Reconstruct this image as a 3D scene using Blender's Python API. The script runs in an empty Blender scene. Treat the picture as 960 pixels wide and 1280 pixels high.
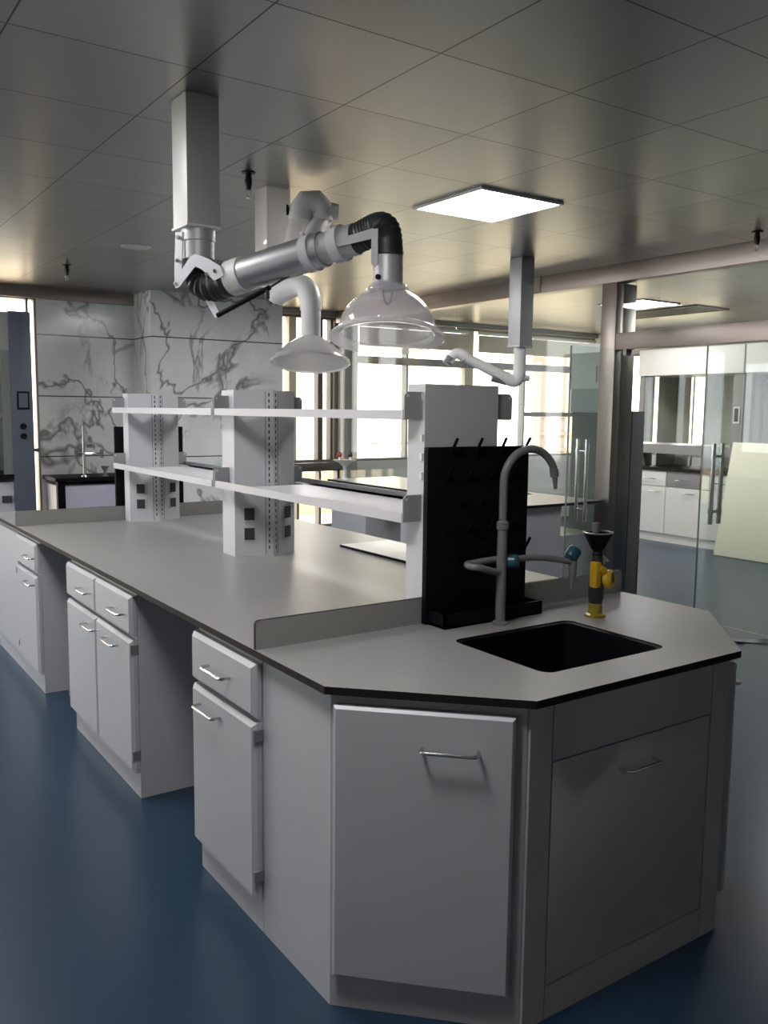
import bpy, bmesh, math, random
from mathutils import Vector, Matrix
random.seed(7)
S = bpy.context.scene
COL = S.collection
PI = math.pi

# ------------------------------------------------------------------ materials
def new_mat(name):
    m = bpy.data.materials.new(name); m.use_nodes = True
    nt = m.node_tree; nt.nodes.clear()
    out = nt.nodes.new('ShaderNodeOutputMaterial')
    return m, nt, out

def N(nt, t, **kw):
    n = nt.nodes.new(t)
    for k, v in kw.items():
        setattr(n, k, v)
    return n

def setin(n, **kw):
    for k, v in kw.items():
        n.inputs[k.replace('_', ' ')].default_value = v

def pbr(name, col, rough=.5, metal=0., noise=0., nscale=8., bump=0., spec=.5, stretch=None, coat=0.):
    """Principled with a mild procedural noise in colour and roughness."""
    m, nt, out = new_mat(name)
    b = N(nt, 'ShaderNodeBsdfPrincipled')
    b.inputs['Roughness'].default_value = rough
    b.inputs['Metallic'].default_value = metal
    b.inputs['Specular IOR Level'].default_value = spec
    b.inputs['Coat Weight'].default_value = coat
    tc = N(nt, 'ShaderNodeTexCoord'); mp = N(nt, 'ShaderNodeMapping')
    if stretch: mp.inputs['Scale'].default_value = stretch
    nz = N(nt, 'ShaderNodeTexNoise'); nz.inputs['Scale'].default_value = nscale; nz.inputs['Detail'].default_value = 4
    nt.links.new(tc.outputs['Object'], mp.inputs['Vector']); nt.links.new(mp.outputs['Vector'], nz.inputs['Vector'])
    mr = N(nt, 'ShaderNodeMapRange'); mr.inputs['To Min'].default_value = 1 - noise; mr.inputs['To Max'].default_value = 1 + noise
    nt.links.new(nz.outputs['Fac'], mr.inputs['Value'])
    hv = N(nt, 'ShaderNodeHueSaturation'); hv.inputs['Color'].default_value = (*col, 1)
    nt.links.new(mr.outputs['Result'], hv.inputs['Value']); nt.links.new(hv.outputs['Color'], b.inputs['Base Color'])
    if bump:
        bp = N(nt, 'ShaderNodeBump'); bp.inputs['Strength'].default_value = bump; bp.inputs['Distance'].default_value = .002
        nt.links.new(nz.outputs['Fac'], bp.inputs['Height']); nt.links.new(bp.outputs['Normal'], b.inputs['Normal'])
    nt.links.new(b.outputs['BSDF'], out.inputs['Surface'])
    return m

def glass_mat(name, tint, haze=0., hazecol=(.9, .9, .9), ior=1.45, gloss=1.):
    """Thin clear sheet: see-through, with a mirror reflection that grows at grazing angles."""
    m, nt, out = new_mat(name)
    tr = N(nt, 'ShaderNodeBsdfTransparent'); tr.inputs['Color'].default_value = (*tint, 1)
    gl = N(nt, 'ShaderNodeBsdfGlossy'); gl.inputs['Roughness'].default_value = .02
    gl.inputs['Color'].default_value = (gloss, gloss, gloss, 1)
    lw = N(nt, 'ShaderNodeLayerWeight'); lw.inputs['Blend'].default_value = .5
    pw = N(nt, 'ShaderNodeMath', operation='POWER'); pw.inputs[1].default_value = 5
    nt.links.new(lw.outputs['Facing'], pw.inputs[0])
    f0 = ((ior - 1) / (ior + 1)) ** 2
    ma = N(nt, 'ShaderNodeMath', operation='MULTIPLY_ADD'); ma.inputs[1].default_value = 1 - f0; ma.inputs[2].default_value = f0
    nt.links.new(pw.outputs[0], ma.inputs[0])
    mx = N(nt, 'ShaderNodeMixShader')
    nt.links.new(ma.outputs[0], mx.inputs['Fac'])
    base = tr
    if haze:
        df = N(nt, 'ShaderNodeBsdfDiffuse'); df.inputs['Color'].default_value = (*hazecol, 1)
        tl = N(nt, 'ShaderNodeBsdfTranslucent'); tl.inputs['Color'].default_value = (*hazecol, 1)
        ad = N(nt, 'ShaderNodeMixShader'); ad.inputs['Fac'].default_value = .5
        nt.links.new(df.outputs[0], ad.inputs[1]); nt.links.new(tl.outputs[0], ad.inputs[2])
        m2 = N(nt, 'ShaderNodeMixShader'); m2.inputs['Fac'].default_value = haze
        nt.links.new(tr.outputs[0], m2.inputs[1]); nt.links.new(ad.outputs[0], m2.inputs[2])
        base = m2
    nt.links.new(base.outputs[0], mx.inputs[1]); nt.links.new(gl.outputs[0], mx.inputs[2])
    nt.links.new(mx.outputs[0], out.inputs['Surface'])
    return m

def emit_mat(name, col, strength):
    m, nt, out = new_mat(name)
    e = N(nt, 'ShaderNodeEmission'); e.inputs['Color'].default_value = (*col, 1); e.inputs['Strength'].default_value = strength
    nt.links.new(e.outputs[0], out.inputs['Surface'])
    return m

def ceiling_mat():
    m, nt, out = new_mat('brushed_ceiling_panels')
    b = N(nt, 'ShaderNodeBsdfPrincipled')
    b.inputs['Metallic'].default_value = .9
    tc = N(nt, 'ShaderNodeTexCoord'); sp = N(nt, 'ShaderNodeSeparateXYZ')
    nt.links.new(tc.outputs['Object'], sp.inputs[0])
    def line(sock, off, size, wid):
        a = N(nt, 'ShaderNodeMath', operation='SUBTRACT'); a.inputs[1].default_value = off - 20 * size
        nt.links.new(sock, a.inputs[0])
        d = N(nt, 'ShaderNodeMath', operation='DIVIDE'); d.inputs[1].default_value = size; nt.links.new(a.outputs[0], d.inputs[0])
        f = N(nt, 'ShaderNodeMath', operation='FRACT'); nt.links.new(d.outputs[0], f.inputs[0])
        s = N(nt, 'ShaderNodeMath', operation='SUBTRACT'); s.inputs[1].default_value = .5; nt.links.new(f.outputs[0], s.inputs[0])
        ab = N(nt, 'ShaderNodeMath', operation='ABSOLUTE'); nt.links.new(s.outputs[0], ab.inputs[0])
        g = N(nt, 'ShaderNodeMath', operation='GREATER_THAN'); g.inputs[1].default_value = .5 - wid / size / 2; nt.links.new(ab.outputs[0], g.inputs[0])
        return g, d
    gx, dx = line(sp.outputs['X'], .181, .6, .006)
    gy, dy = line(sp.outputs['Y'], .950, .595, .006)
    mxm = N(nt, 'ShaderNodeMath', operation='MAXIMUM')
    nt.links.new(gx.outputs[0], mxm.inputs[0]); nt.links.new(gy.outputs[0], mxm.inputs[1])
    # each panel is tinted and tilted a hair differently
    fx = N(nt, 'ShaderNodeMath', operation='FLOOR'); nt.links.new(dx.outputs[0], fx.inputs[0])
    fy = N(nt, 'ShaderNodeMath', operation='FLOOR'); nt.links.new(dy.outputs[0], fy.inputs[0])
    cb = N(nt, 'ShaderNodeCombineXYZ'); nt.links.new(fx.outputs[0], cb.inputs[0]); nt.links.new(fy.outputs[0], cb.inputs[1])
    wn = N(nt, 'ShaderNodeTexWhiteNoise'); nt.links.new(cb.outputs[0], wn.inputs['Vector'])
    mr = N(nt, 'ShaderNodeMapRange'); mr.inputs['To Min'].default_value = .93; mr.inputs['To Max'].default_value = 1.05
    nt.links.new(wn.outputs['Value'], mr.inputs['Value'])
    hv = N(nt, 'ShaderNodeHueSaturation'); hv.inputs['Color'].default_value = (.36, .362, .355, 1)
    nt.links.new(mr.outputs['Result'], hv.inputs['Value'])
    mix = N(nt, 'ShaderNodeMix', data_type='RGBA'); mix.inputs['B'].default_value = (.06, .06, .06, 1)
    nt.links.new(mxm.outputs[0], mix.inputs['Factor']); nt.links.new(hv.outputs['Color'], mix.inputs['A'])
    nt.links.new(mix.outputs['Result'], b.inputs['Base Color'])
    # brushed grain
    mp = N(nt, 'ShaderNodeMapping'); mp.inputs['Scale'].default_value = (6, 220, 1)
    nt.links.new(tc.outputs['Object'], mp.inputs['Vector'])
    nz = N(nt, 'ShaderNodeTexNoise'); nz.inputs['Scale'].default_value = 1; nz.inputs['Detail'].default_value = 3
    nt.links.new(mp.outputs['Vector'], nz.inputs['Vector'])
    rr = N(nt, 'ShaderNodeMapRange'); rr.inputs['To Min'].default_value = .27; rr.inputs['To Max'].default_value = .40
    nt.links.new(nz.outputs['Fac'], rr.inputs['Value']); nt.links.new(rr.outputs['Result'], b.inputs['Roughness'])
    bp = N(nt, 'ShaderNodeBump'); bp.inputs['Strength'].default_value = .06; bp.inputs['Distance'].default_value = .001
    nt.links.new(nz.outputs['Fac'], bp.inputs['Height']); nt.links.new(bp.outputs['Normal'], b.inputs['Normal'])
    nt.links.new(b.outputs[0], out.inputs['Surface'])
    return m

def marble_mat():
    m, nt, out = new_mat('veined_marble_cladding')
    b = N(nt, 'ShaderNodeBsdfPrincipled'); b.inputs['Roughness'].default_value = .16
    tc = N(nt, 'ShaderNodeTexCoord')
    def vein(scale, width, seed, dist):
        mp = N(nt, 'ShaderNodeMapping'); mp.inputs['Location'].default_value = (seed, seed * .7, seed * .3)
        mp.inputs['Rotation'].default_value = (.3, .5, .2)
        mp.inputs['Scale'].default_value = (1., 1., .8)
        nt.links.new(tc.outputs['Object'], mp.inputs['Vector'])
        nz = N(nt, 'ShaderNodeTexNoise'); nz.inputs['Scale'].default_value = scale; nz.inputs['Detail'].default_value = 5
        nz.inputs['Roughness'].default_value = .55; nz.inputs['Distortion'].default_value = dist
        nt.links.new(mp.outputs['Vector'], nz.inputs['Vector'])
        s = N(nt, 'ShaderNodeMath', operation='SUBTRACT'); s.inputs[1].default_value = .5; nt.links.new(nz.outputs['Fac'], s.inputs[0])
        a = N(nt, 'ShaderNodeMath', operation='ABSOLUTE'); nt.links.new(s.outputs[0], a.inputs[0])
        r = N(nt, 'ShaderNodeMapRange'); r.inputs['From Min'].default_value = 0; r.inputs['From Max'].default_value = width
        r.inputs['To Min'].default_value = 1; r.inputs['To Max'].default_value = 0
        nt.links.new(a.outputs[0], r.inputs['Value'])
        return r
    v1 = vein(.62, .010, 3.1, .5); v2 = vein(1.15, .022, 9.4, .6); cl = vein(.9, .22, 5.0, .3)
    msk = N(nt, 'ShaderNodeTexNoise'); msk.inputs['Scale'].default_value = 1.6
    nt.links.new(tc.outputs['Object'], msk.inputs['Vector'])
    mk = N(nt, 'ShaderNodeMapRange'); mk.inputs['From Min'].default_value = .42; mk.inputs['From Max'].default_value = .62
    nt.links.new(msk.outputs['Fac'], mk.inputs['Value'])
    v2m = N(nt, 'ShaderNodeMath', operation='MULTIPLY'); nt.links.new(v2.outputs[0], v2m.inputs[0]); nt.links.new(mk.outputs[0], v2m.inputs[1])
    vm = N(nt, 'ShaderNodeMath', operation='MAXIMUM'); nt.links.new(v1.outputs[0], vm.inputs[0]); nt.links.new(v2m.outputs[0], vm.inputs[1])
    c1 = N(nt, 'ShaderNodeMix', data_type='RGBA'); c1.inputs['A'].default_value = (.92, .925, .905, 1); c1.inputs['B'].default_value = (.72, .73, .71, 1)
    nt.links.new(cl.outputs[0], c1.inputs['Factor'])
    vk = N(nt, 'ShaderNodeMath', operation='MULTIPLY'); vk.inputs[1].default_value = .85; nt.links.new(vm.outputs[0], vk.inputs[0])
    c2 = N(nt, 'ShaderNodeMix', data_type='RGBA'); c2.inputs['B'].default_value = (.13, .125, .11, 1)
    nt.links.new(vk.outputs[0], c2.inputs['Factor']); nt.links.new(c1.outputs['Result'], c2.inputs['A'])
    sp = N(nt, 'ShaderNodeSeparateXYZ'); nt.links.new(tc.outputs['Object'], sp.inputs[0])
    a = N(nt, 'ShaderNodeMath', operation='SUBTRACT'); a.inputs[1].default_value = 1.025 - 5.95; nt.links.new(sp.outputs['Z'], a.inputs[0])
    d = N(nt, 'ShaderNodeMath', operation='DIVIDE'); d.inputs[1].default_value = .595; nt.links.new(a.outputs[0], d.inputs[0])
    f = N(nt, 'ShaderNodeMath', operation='FRACT'); nt.links.new(d.outputs[0], f.inputs[0])
    g = N(nt, 'ShaderNodeMath', operation='LESS_THAN'); g.inputs[1].default_value = .018; nt.links.new(f.outputs[0], g.inputs[0])
    c3 = N(nt, 'ShaderNodeMix', data_type='RGBA'); c3.inputs['B'].default_value = (.08, .08, .08, 1)
    nt.links.new(g.outputs[0], c3.inputs['Factor']); nt.links.new(c2.outputs['Result'], c3.inputs['A'])
    nt.links.new(c3.outputs['Result'], b.inputs['Base Color'])
    nt.links.new(b.outputs[0], out.inputs['Surface'])
    return m

def facade_mat():
    m, nt, out = new_mat('striped_facade')
    b = N(nt, 'ShaderNodeBsdfPrincipled'); b.inputs['Roughness'].default_value = .8
    tc = N(nt, 'ShaderNodeTexCoord'); sp = N(nt, 'ShaderNodeSeparateXYZ'); nt.links.new(tc.outputs['Object'], sp.inputs[0])
    d = N(nt, 'ShaderNodeMath', operation='DIVIDE'); d.inputs[1].default_value = .85; nt.links.new(sp.outputs['X'], d.inputs[0])
    f = N(nt, 'ShaderNodeMath', operation='FRACT'); nt.links.new(d.outputs[0], f.inputs[0])
    g = N(nt, 'ShaderNodeMath', operation='GREATER_THAN'); g.inputs[1].default_value = .5; nt.links.new(f.outputs[0], g.inputs[0])
    c = N(nt, 'ShaderNodeMix', data_type='RGBA'); c.inputs['A'].default_value = (.62, .50, .38, 1); c.inputs['B'].default_value = (.28, .22, .18, 1)
    nt.links.new(g.outputs[0], c.inputs['Factor']); nt.links.new(c.outputs['Result'], b.inputs['Base Color'])
    nt.links.new(b.outputs[0], out.inputs['Surface'])
    return m

M = {}
M['floor'] = pbr('blue_epoxy_floor', (.017, .038, .068), .30, noise=.18, nscale=1.2, bump=.0, spec=.34)
M['ceiling'] = ceiling_mat()
M['marble'] = marble_mat()
M['wall'] = pbr('painted_wall', (.62, .61, .58), .8, noise=.04, nscale=3)
M['steel_white'] = pbr('white_powder_coat', (.43, .43, .45), .38, noise=.03, nscale=5)
M['rack_white'] = pbr('pale_grey_powder_coat', (.54, .53, .55), .42, noise=.03, nscale=5)
M['plastic_white'] = pbr('white_polypropylene', (.72, .71, .69), .40, noise=.03, nscale=5)
M['worktop'] = pbr('pale_grey_laminate', (.275, .268, .255), .34, noise=.05, nscale=60, spec=.36)
M['dark_edge'] = pbr('dark_phenolic_edge', (.014, .011, .010), .60, noise=.1, spec=.2)
M['seam'] = pbr('dark_gasket', (.03, .03, .03), .7)
M['black'] = pbr('black_epoxy_resin', (.004, .0034, .0055), .6, noise=.15, nscale=20, spec=.12)
M['black_rubber'] = pbr('black_rubber_bellows', (.018, .02, .023), .45, noise=.1)
M['alu'] = pbr('brushed_aluminium', (.60, .60, .62), .34, 1., noise=.04, nscale=30)
M['alu_soft'] = pbr('anodised_aluminium', (.46, .46, .47), .48, .5, noise=.05, nscale=20)
M['chrome'] = pbr('polished_chrome', (.72, .72, .72), .12, 1.)
M['handle'] = pbr('satin_handle_steel', (.62, .62, .63), .2, 1.)
M['stainless'] = pbr('brushed_stainless', (.33, .285, .26), .36, 1., noise=.05, nscale=2, stretch=(1, 1, 40))
M['stainless_dark'] = pbr('dark_stainless', (.26, .24, .22), .32, 1., noise=.08, nscale=3, stretch=(30, 30, 1))
M['grey_coat'] = pbr('grey_coated_tube', (.17, .17, .18), .35, noise=.04)
M['alu_tube'] = pbr('satin_aluminium_tube', (.42, .42, .43), .42, .85, noise=.04, nscale=20)
M['column_coat'] = pbr('silver_column_coat', (.50, .50, .50), .45, .25, noise=.03)
M['bracket'] = pbr('bracket_grey', (.34, .34, .35), .45, noise=.04)
M['teal'] = pbr('teal_plastic', (.012, .075, .095), .3, noise=.1)
M['yellow'] = pbr('yellow_plastic', (.58, .36, .015), .35, noise=.06)
M['olive_yellow'] = pbr('dull_yellow_plastic', (.28, .22, .02), .4, noise=.06)
M['red'] = pbr('red_cap', (.35, .03, .03), .4)
M['grey_plastic'] = pbr('grey_plastic', (.16, .16, .165), .5)
M['mullion'] = pbr('grey_window_frame', (.22, .21, .20), .4, .3, noise=.05)
M['mullion_dark'] = pbr('dark_window_frame', (.10, .09, .08), .4, .3, noise=.05)
M['blind'] = pbr('cream_blind', (.62, .56, .44), .8, noise=.04)
M['hood_blue'] = pbr('slate_blue_coat', (.08, .09, .12), .4, noise=.05)
M['hood_white'] = pbr('warm_white_coat', (.80, .78, .74), .45, noise=.03)
M['hood_beige'] = pbr('beige_hood_lining', (.50, .47, .42), .5, noise=.06)
M['hood_grey'] = pbr('mid_grey_coat', (.27, .26, .25), .45, noise=.04)
M['green_grey'] = pbr('green_grey_coat', (.15, .155, .148), .4, noise=.05)
M['pale_green'] = pbr('pale_green_coat', (.78, .78, .74), .4, noise=.05)
M['teal_band'] = pbr('teal_grey_band', (.46, .48, .49), .4, noise=.05)
M['board'] = pbr('cream_board', (.86, .81, .64), .7, noise=.03)
M['dark_panel'] = pbr('charcoal_board', (.16, .17, .165), .5, noise=.08)
M['lavender'] = pbr('lavender_white_coat', (.50, .49, .60), .45, noise=.03)
M['socket'] = pbr('dark_socket', (.035, .03, .035), .5)
M['terrace'] = pbr('sunlit_terrace', (.80, .62, .40), .85, noise=.06, nscale=2)  # warm sunlight is put into this base colour
M['concrete'] = pbr('pale_concrete', (.45, .44, .42), .85, noise=.06)
M['sprinkler'] = pbr('dark_bronze', (.03, .025, .02), .4, .6)
M['facade'] = facade_mat()
M['lamp'] = emit_mat('lit_diffuser', (.98, .975, .98), 27.)
M['glass'] = glass_mat('clear_partition_glass', (.94, .965, .95))
M['glass_door'] = glass_mat('greenish_door_glass', (.92, .955, .94))
M['window_glass'] = glass_mat('clear_window_glass', (.97, .98, .975))
M['dome'] = glass_mat('clear_dome_plastic', (.93, .93, .935), haze=.22, hazecol=(.88, .86, .90))
M['dome_rim'] = glass_mat('thick_clear_rim', (.95, .95, .95), haze=.5, hazecol=(.90, .89, .87))
M['film'] = glass_mat('thin_white_film', (.96, .96, .96), haze=.5, hazecol=(.95, .94, .92))
M['wrap'] = glass_mat('cloudy_plastic_wrap', (.9, .9, .9), haze=.72, hazecol=(.74, .73, .72))

# ------------------------------------------------------------------ mesh builder (world coordinates)
def frame(axis):
    a = Vector(axis).normalized()
    t = Vector((0, 0, 1)) if abs(a.z) < .9 else Vector((1, 0, 0))
    u = a.cross(t).normalized(); v = a.cross(u).normalized()
    return u, v

class MB:
    def __init__(s): s.bm = bmesh.new(); s.bev = False
    def face(s, pts):
        vs = [s.bm.verts.new(p) for p in pts]
        return s.bm.faces.new(vs)
    def hexa(s, b, t):
        vs = [s.bm.verts.new(p) for p in list(b) + list(t)]; n = len(b)
        s.bm.faces.new([vs[i] for i in reversed(range(n))]); s.bm.faces.new([vs[n + i] for i in range(n)])
        for i in range(n):
            j = (i + 1) % n
            s.bm.faces.new([vs[i], vs[j], vs[n + j], vs[n + i]])
        return s
    def box(s, x0, x1, y0, y1, z0, z1, bev=0.):
        if bev:
            s.bev = True
            t = bmesh.new()
            bmesh.ops.create_cube(t, size=1)
            bmesh.ops.scale(t, verts=t.verts, vec=(x1 - x0, y1 - y0, z1 - z0))
            bmesh.ops.translate(t, verts=t.verts, vec=((x0 + x1) / 2, (y0 + y1) / 2, (z0 + z1) / 2))
            bmesh.ops.bevel(t, geom=list(t.edges), offset=bev, segments=2, profile=.6, affect='EDGES')
            me = bpy.data.meshes.new('tmp'); t.to_mesh(me); t.free(); s.bm.from_mesh(me); bpy.data.meshes.remove(me)
            return s
        return s.hexa([(x0, y0, z0), (x1, y0, z0), (x1, y1, z0), (x0, y1, z0)], [(x0, y0, z1), (x1, y0, z1), (x1, y1, z1), (x0, y1, z1)])
    def prism(s, pts, z0, z1):
        return s.hexa([(x, y, z0) for x, y in pts], [(x, y, z1) for x, y in pts])
    def slab(s, o, u, n, w0, w1, h0, h1, t0, t1, ch=0.):
        """upright slab: o+u*w+n*t, z=h; outward face chamfered by ch on all four sides"""
        o, u, n = Vector(o), Vector(u), Vector(n); Z = Vector((0, 0, 1))
        def P(w, h, t): return o + u * w + n * t + Z * h
        a = [P(w0, h0, t0), P(w1, h0, t0), P(w1, h1, t0), P(w0, h1, t0)]
        if not ch:
            b = [P(w0, h0, t1), P(w1, h0, t1), P(w1, h1, t1), P(w0, h1, t1)]
            return s.hexa(a, b)
        tm = t1 - ch
        b = [P(w0, h0, tm), P(w1, h0, tm), P(w1, h1, tm), P(w0, h1, tm)]
        c = [P(w0 + ch, h0 + ch, t1), P(w1 - ch, h0 + ch, t1), P(w1 - ch, h1 - ch, t1), P(w0 + ch, h1 - ch, t1)]
        A = [s.bm.verts.new(p) for p in a]; B = [s.bm.verts.new(p) for p in b]; Cc = [s.bm.verts.new(p) for p in c]
        s.bm.faces.new(A[::-1]); s.bm.faces.new(Cc)
        for i in range(4):
            j = (i + 1) % 4
            s.bm.faces.new([A[i], A[j], B[j], B[i]]); s.bm.faces.new([B[i], B[j], Cc[j], Cc[i]])
        return s
    def ring_tube(s, rings, caps=True, closed=False):
        R = [[s.bm.verts.new(p) for p in r] for r in rings]; n = len(R[0]); k = len(R)
        for i in range(k if closed else k - 1):
            a, b = R[i], R[(i + 1) % k]
            for j in range(n):
                s.bm.faces.new([a[j], a[(j + 1) % n], b[(j + 1) % n], b[j]])
        if caps and not closed:
            s.bm.faces.new(R[0][::-1]); s.bm.faces.new(R[-1])
        return s
    def cyl(s, p0, p1, r0, r1=None, n=20):
        p0, p1 = Vector(p0), Vector(p1); r1 = r0 if r1 is None else r1
        u, v = frame(p1 - p0)
        def ring(p, r): return [p + (u * math.cos(2 * PI * i / n) + v * math.sin(2 * PI * i / n)) * r for i in range(n)]
        return s.ring_tube([ring(p0, r0), ring(p1, r1)])
    def tube(s, path, r, n=12, caps=True):
        """parallel-transported tube; r may be a function of 0..1"""
        pts = [Vector(p) for p in path]; k = len(pts)
        rf = r if callable(r) else (lambda t: r)
        tang = [(pts[min(i + 1, k - 1)] - pts[max(i - 1, 0)]).normalized() for i in range(k)]
        u, v = frame(tang[0]); rings = []
        for i in range(k):
            if i:
                q = tang[i - 1].rotation_difference(tang[i]); u = q @ u; v = q @ v
            rr = rf(i / (k - 1))
            rings.append([pts[i] + (u * math.cos(2 * PI * j / n) + v * math.sin(2 * PI * j / n)) * rr for j in range(n)])
        return s.ring_tube(rings, caps)
    def lathe(s, c, prof, n=40, axis=(0, 0, 1), closed=True):
        """profile [(r, h)] turned about axis through c; closed joins the last profile point to the first"""
        c = Vector(c); a = Vector(axis).normalized(); u, v = frame(a)
        R = [[s.bm.verts.new(c + a * h + (u * math.cos(2 * PI * j / n) + v * math.sin(2 * PI * j / n)) * max(r, 1e-4)) for j in range(n)] for r, h in prof]
        k = len(R)
        for i in range(k if closed else k - 1):
            p, q = R[i], R[(i + 1) % k]
            for j in range(n):
                s.bm.faces.new([p[j], p[(j + 1) % n], q[(j + 1) % n], q[j]])
        if not closed:
            s.bm.faces.new(R[0][::-1]); s.bm.faces.new(R[-1])
        return s
    def ball(s, c, r, sz=1.):
        prof = [(r * math.sin(PI * i / 10), -r * sz * math.cos(PI * i / 10)) for i in range(11)]
        return s.lathe(c, prof, 16, closed=False)
    def rot(s, c, axis, ang):
        bmesh.ops.rotate(s.bm, verts=s.bm.verts, cent=Vector(c), matrix=Matrix.Rotation(ang, 3, Vector(axis)))
        return s
    def build(s, name, mat, parent=None, mats=None, pick=None, ang=32):
        bmesh.ops.recalc_face_normals(s.bm, faces=s.bm.faces)
        off = Vector((0, 0, 0)); p = parent
        while p is not None:
            off += p.location; p = p.parent
        bmesh.ops.translate(s.bm, verts=s.bm.verts, vec=-off)
        me = bpy.data.meshes.new(name)
        if pick:
            for f in s.bm.faces: f.material_index = pick(f)
        s.bm.to_mesh(me); s.bm.free()
        for m in (mats or [mat]): me.materials.append(m)
        me.shade_smooth(); me.set_sharp_from_angle(angle=math.radians(22 if s.bev else ang))
        o = bpy.data.objects.new(name, me); COL.objects.link(o)
        if parent is not None: o.parent = parent
        return o

def tag(o, label, cat, group=None, kind=None):
    o['label'] = label; o['category'] = cat
    if group: o['group'] = group
    if kind: o['kind'] = kind
    return o

def thing(name, loc, label, cat, group=None, kind=None):
    o = bpy.data.objects.new(name, None); COL.objects.link(o); o.location = loc
    o.empty_display_size = .05
    return tag(o, label, cat, group, kind)

def copy_tree(o, parent=None):
    c = o.copy(); COL.objects.link(c)
    if parent is not None: c.parent = parent
    for ch in list(o.children): copy_tree(ch, c)
    return c

def bez(p0, p1, p2, p3, n=16):
    p0, p1, p2, p3 = map(Vector, (p0, p1, p2, p3)); out = []
    for i in range(n + 1):
        t = i / n; u = 1 - t
        out.append(p0 * u**3 + p1 * 3 * u * u * t + p2 * 3 * u * t * t + p3 * t**3)
    return out

# ------------------------------------------------------------------ the room
CH = 2.668                                   # ceiling height
XL, XR, YF, YB = -3.4, 8.9, -4.0, 7.6
def struct(name, mb, mat, label, cat):
    return tag(mb.build(name, mat), label, cat, kind='structure')

struct('floor', MB().box(XL, XR, YF, YB, -.1, 0), M['floor'], 'dark blue glossy epoxy floor', 'floor')
struct('ceiling', MB().box(XL, XR, YF, YB, CH, CH + .1), M['ceiling'], 'brushed metal panel ceiling with dark joints', 'ceiling')
struct('wall_front', MB().box(XL - .1, XR + .1, YF - .1, YF, 0, CH), M['wall'], 'plain painted wall behind the viewer', 'wall')

# back wall: window - marble wall - marble column - windows
bw = MB().box(1.035, 2.3, YB, YB + .15, 0, CH)
bw.build('wall_back', M['marble'])
tag(bpy.data.objects['wall_back'], 'grey veined marble wall behind the small black sink', 'wall', kind='structure')
struct('wall_column', MB().box(1.985, 3.44, 7.07, YB + .15, 0, CH), M['marble'], 'square marble clad column right of the small black sink', 'column')

def window(idx, x0, x1, z0, z1, fr, mull, rails, label, y=YB, axis='x', solid=None):
    """window on a wall: frame, mullions and one pane"""
    w = thing('window_%d' % idx, ((x0 + x1) / 2, y, z0) if axis == 'x' else (y, (x0 + x1) / 2, z0), label, 'window', kind='structure')
    def bx(m, a0, a1, d0, d1, c0, c1):
        return m.box(a0, a1, d0, d1, c0, c1) if axis == 'x' else m.box(d0, d1, a0, a1, c0, c1)
    f = MB(); t = fr
    bx(f, x0, x0 + t, y, y + .1, z0, z1); bx(f, x1 - t, x1, y, y + .1, z0, z1)
    bx(f, x0, x1, y, y + .1, z0, z0 + t); bx(f, x0, x1, y, y + .1, z1 - t, z1)
    f.build('window_frame', M['mullion'], w)
    for a0, a1, dk in mull:
        bx(MB(), a0, a1, y - .01, y + .09, z0 + t, z1 - t).build('mullion', M[dk], w)
    for c0, c1, a0, a1, dk in rails:
        bx(MB(), a0, a1, y - .015, y + .085, c0, c1).build('transom', M[dk], w)
    bx(MB(), x0 + t / 2, x1 - t / 2, y + .045, y + .051, z0 + t / 2, z1 - t / 2).build('pane', M['window_glass'], w)
    return w

# left part of the back wall
window(1, -3.4, 1.035, 0., CH - .10, .02, [(.94, .962, 'mullion'), (-.4, -.34, 'mullion'), (-1.9, -1.84, 'mullion')], [(1.44, 1.50, .93, .975, 'mullion'), (1.08, 1.11, .87, 1.02, 'mullion_dark')],
       'tall bright window behind the slate blue fume hood')
struct('trim_1', MB().box(-3.4, 1.985, YB - .05, YB, CH - .11, CH), M['stainless'], 'metal trim strip above the left window and marble wall', 'trim')
# right part of the back wall (runs on into the glazed room)
def k9(v): return -1.045 + (v + 1.045) * .9375
window(2, 3.44, XR, .90, CH - .06, .03, [(k9(a), k9(b), m) for a, b, m in ((4.122, 4.223, 'blind'), (4.532, 4.602, 'mullion_dark'), (4.715, 4.75, 'mullion_dark'), (4.78, 4.83, 'mullion'),
        (5.90, 5.935, 'mullion'), (6.92, 7.07, 'blind'), (8.05, 8.09, 'mullion'))], [(2.09, 2.18, 4.55, XR - .04, 'mullion'), (1.46, 1.52, k9(8.09), XR - .04, 'mullion_dark')],
       'wide bright window band along the back of the room')
struct('wall_back_corner', MB().box(k9(4.86), k9(5.05), YB - .12, YB + .12, 0, CH), M['hood_grey'], 'thick grey post where the glass partition meets the back windows', 'post')
window(3, 3.47, k9(4.86), .12, .82, .03, [(3.65, 3.68, 'mullion'), (3.90, 3.93, 'mullion'), (4.2, 4.23, 'mullion')], [], 'low bright window strip under the dark window sill')
struct('trim_2', MB().box(3.44, k9(4.86), YB - .16, YB + .1, .82, .90), M['mullion_dark'], 'dark sill under the back window right of the marble column', 'trim')
struct('wall_right_sill', MB().box(k9(5.05), XR, YB, YB + .15, 0, .90), M['wall'], 'low white wall under the back windows of the glazed room', 'wall')
struct('trim_3', MB().box(3.44, XR, YB - .06, YB, CH - .06, CH), M['hood_grey'], 'grey head trim above the back windows', 'trim')
struct('trim_4', MB().box(3.44, 4.49, YB, YB + .12, 0, .12), M['wall'], 'low kerb under the floor level window strip', 'trim')

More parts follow.
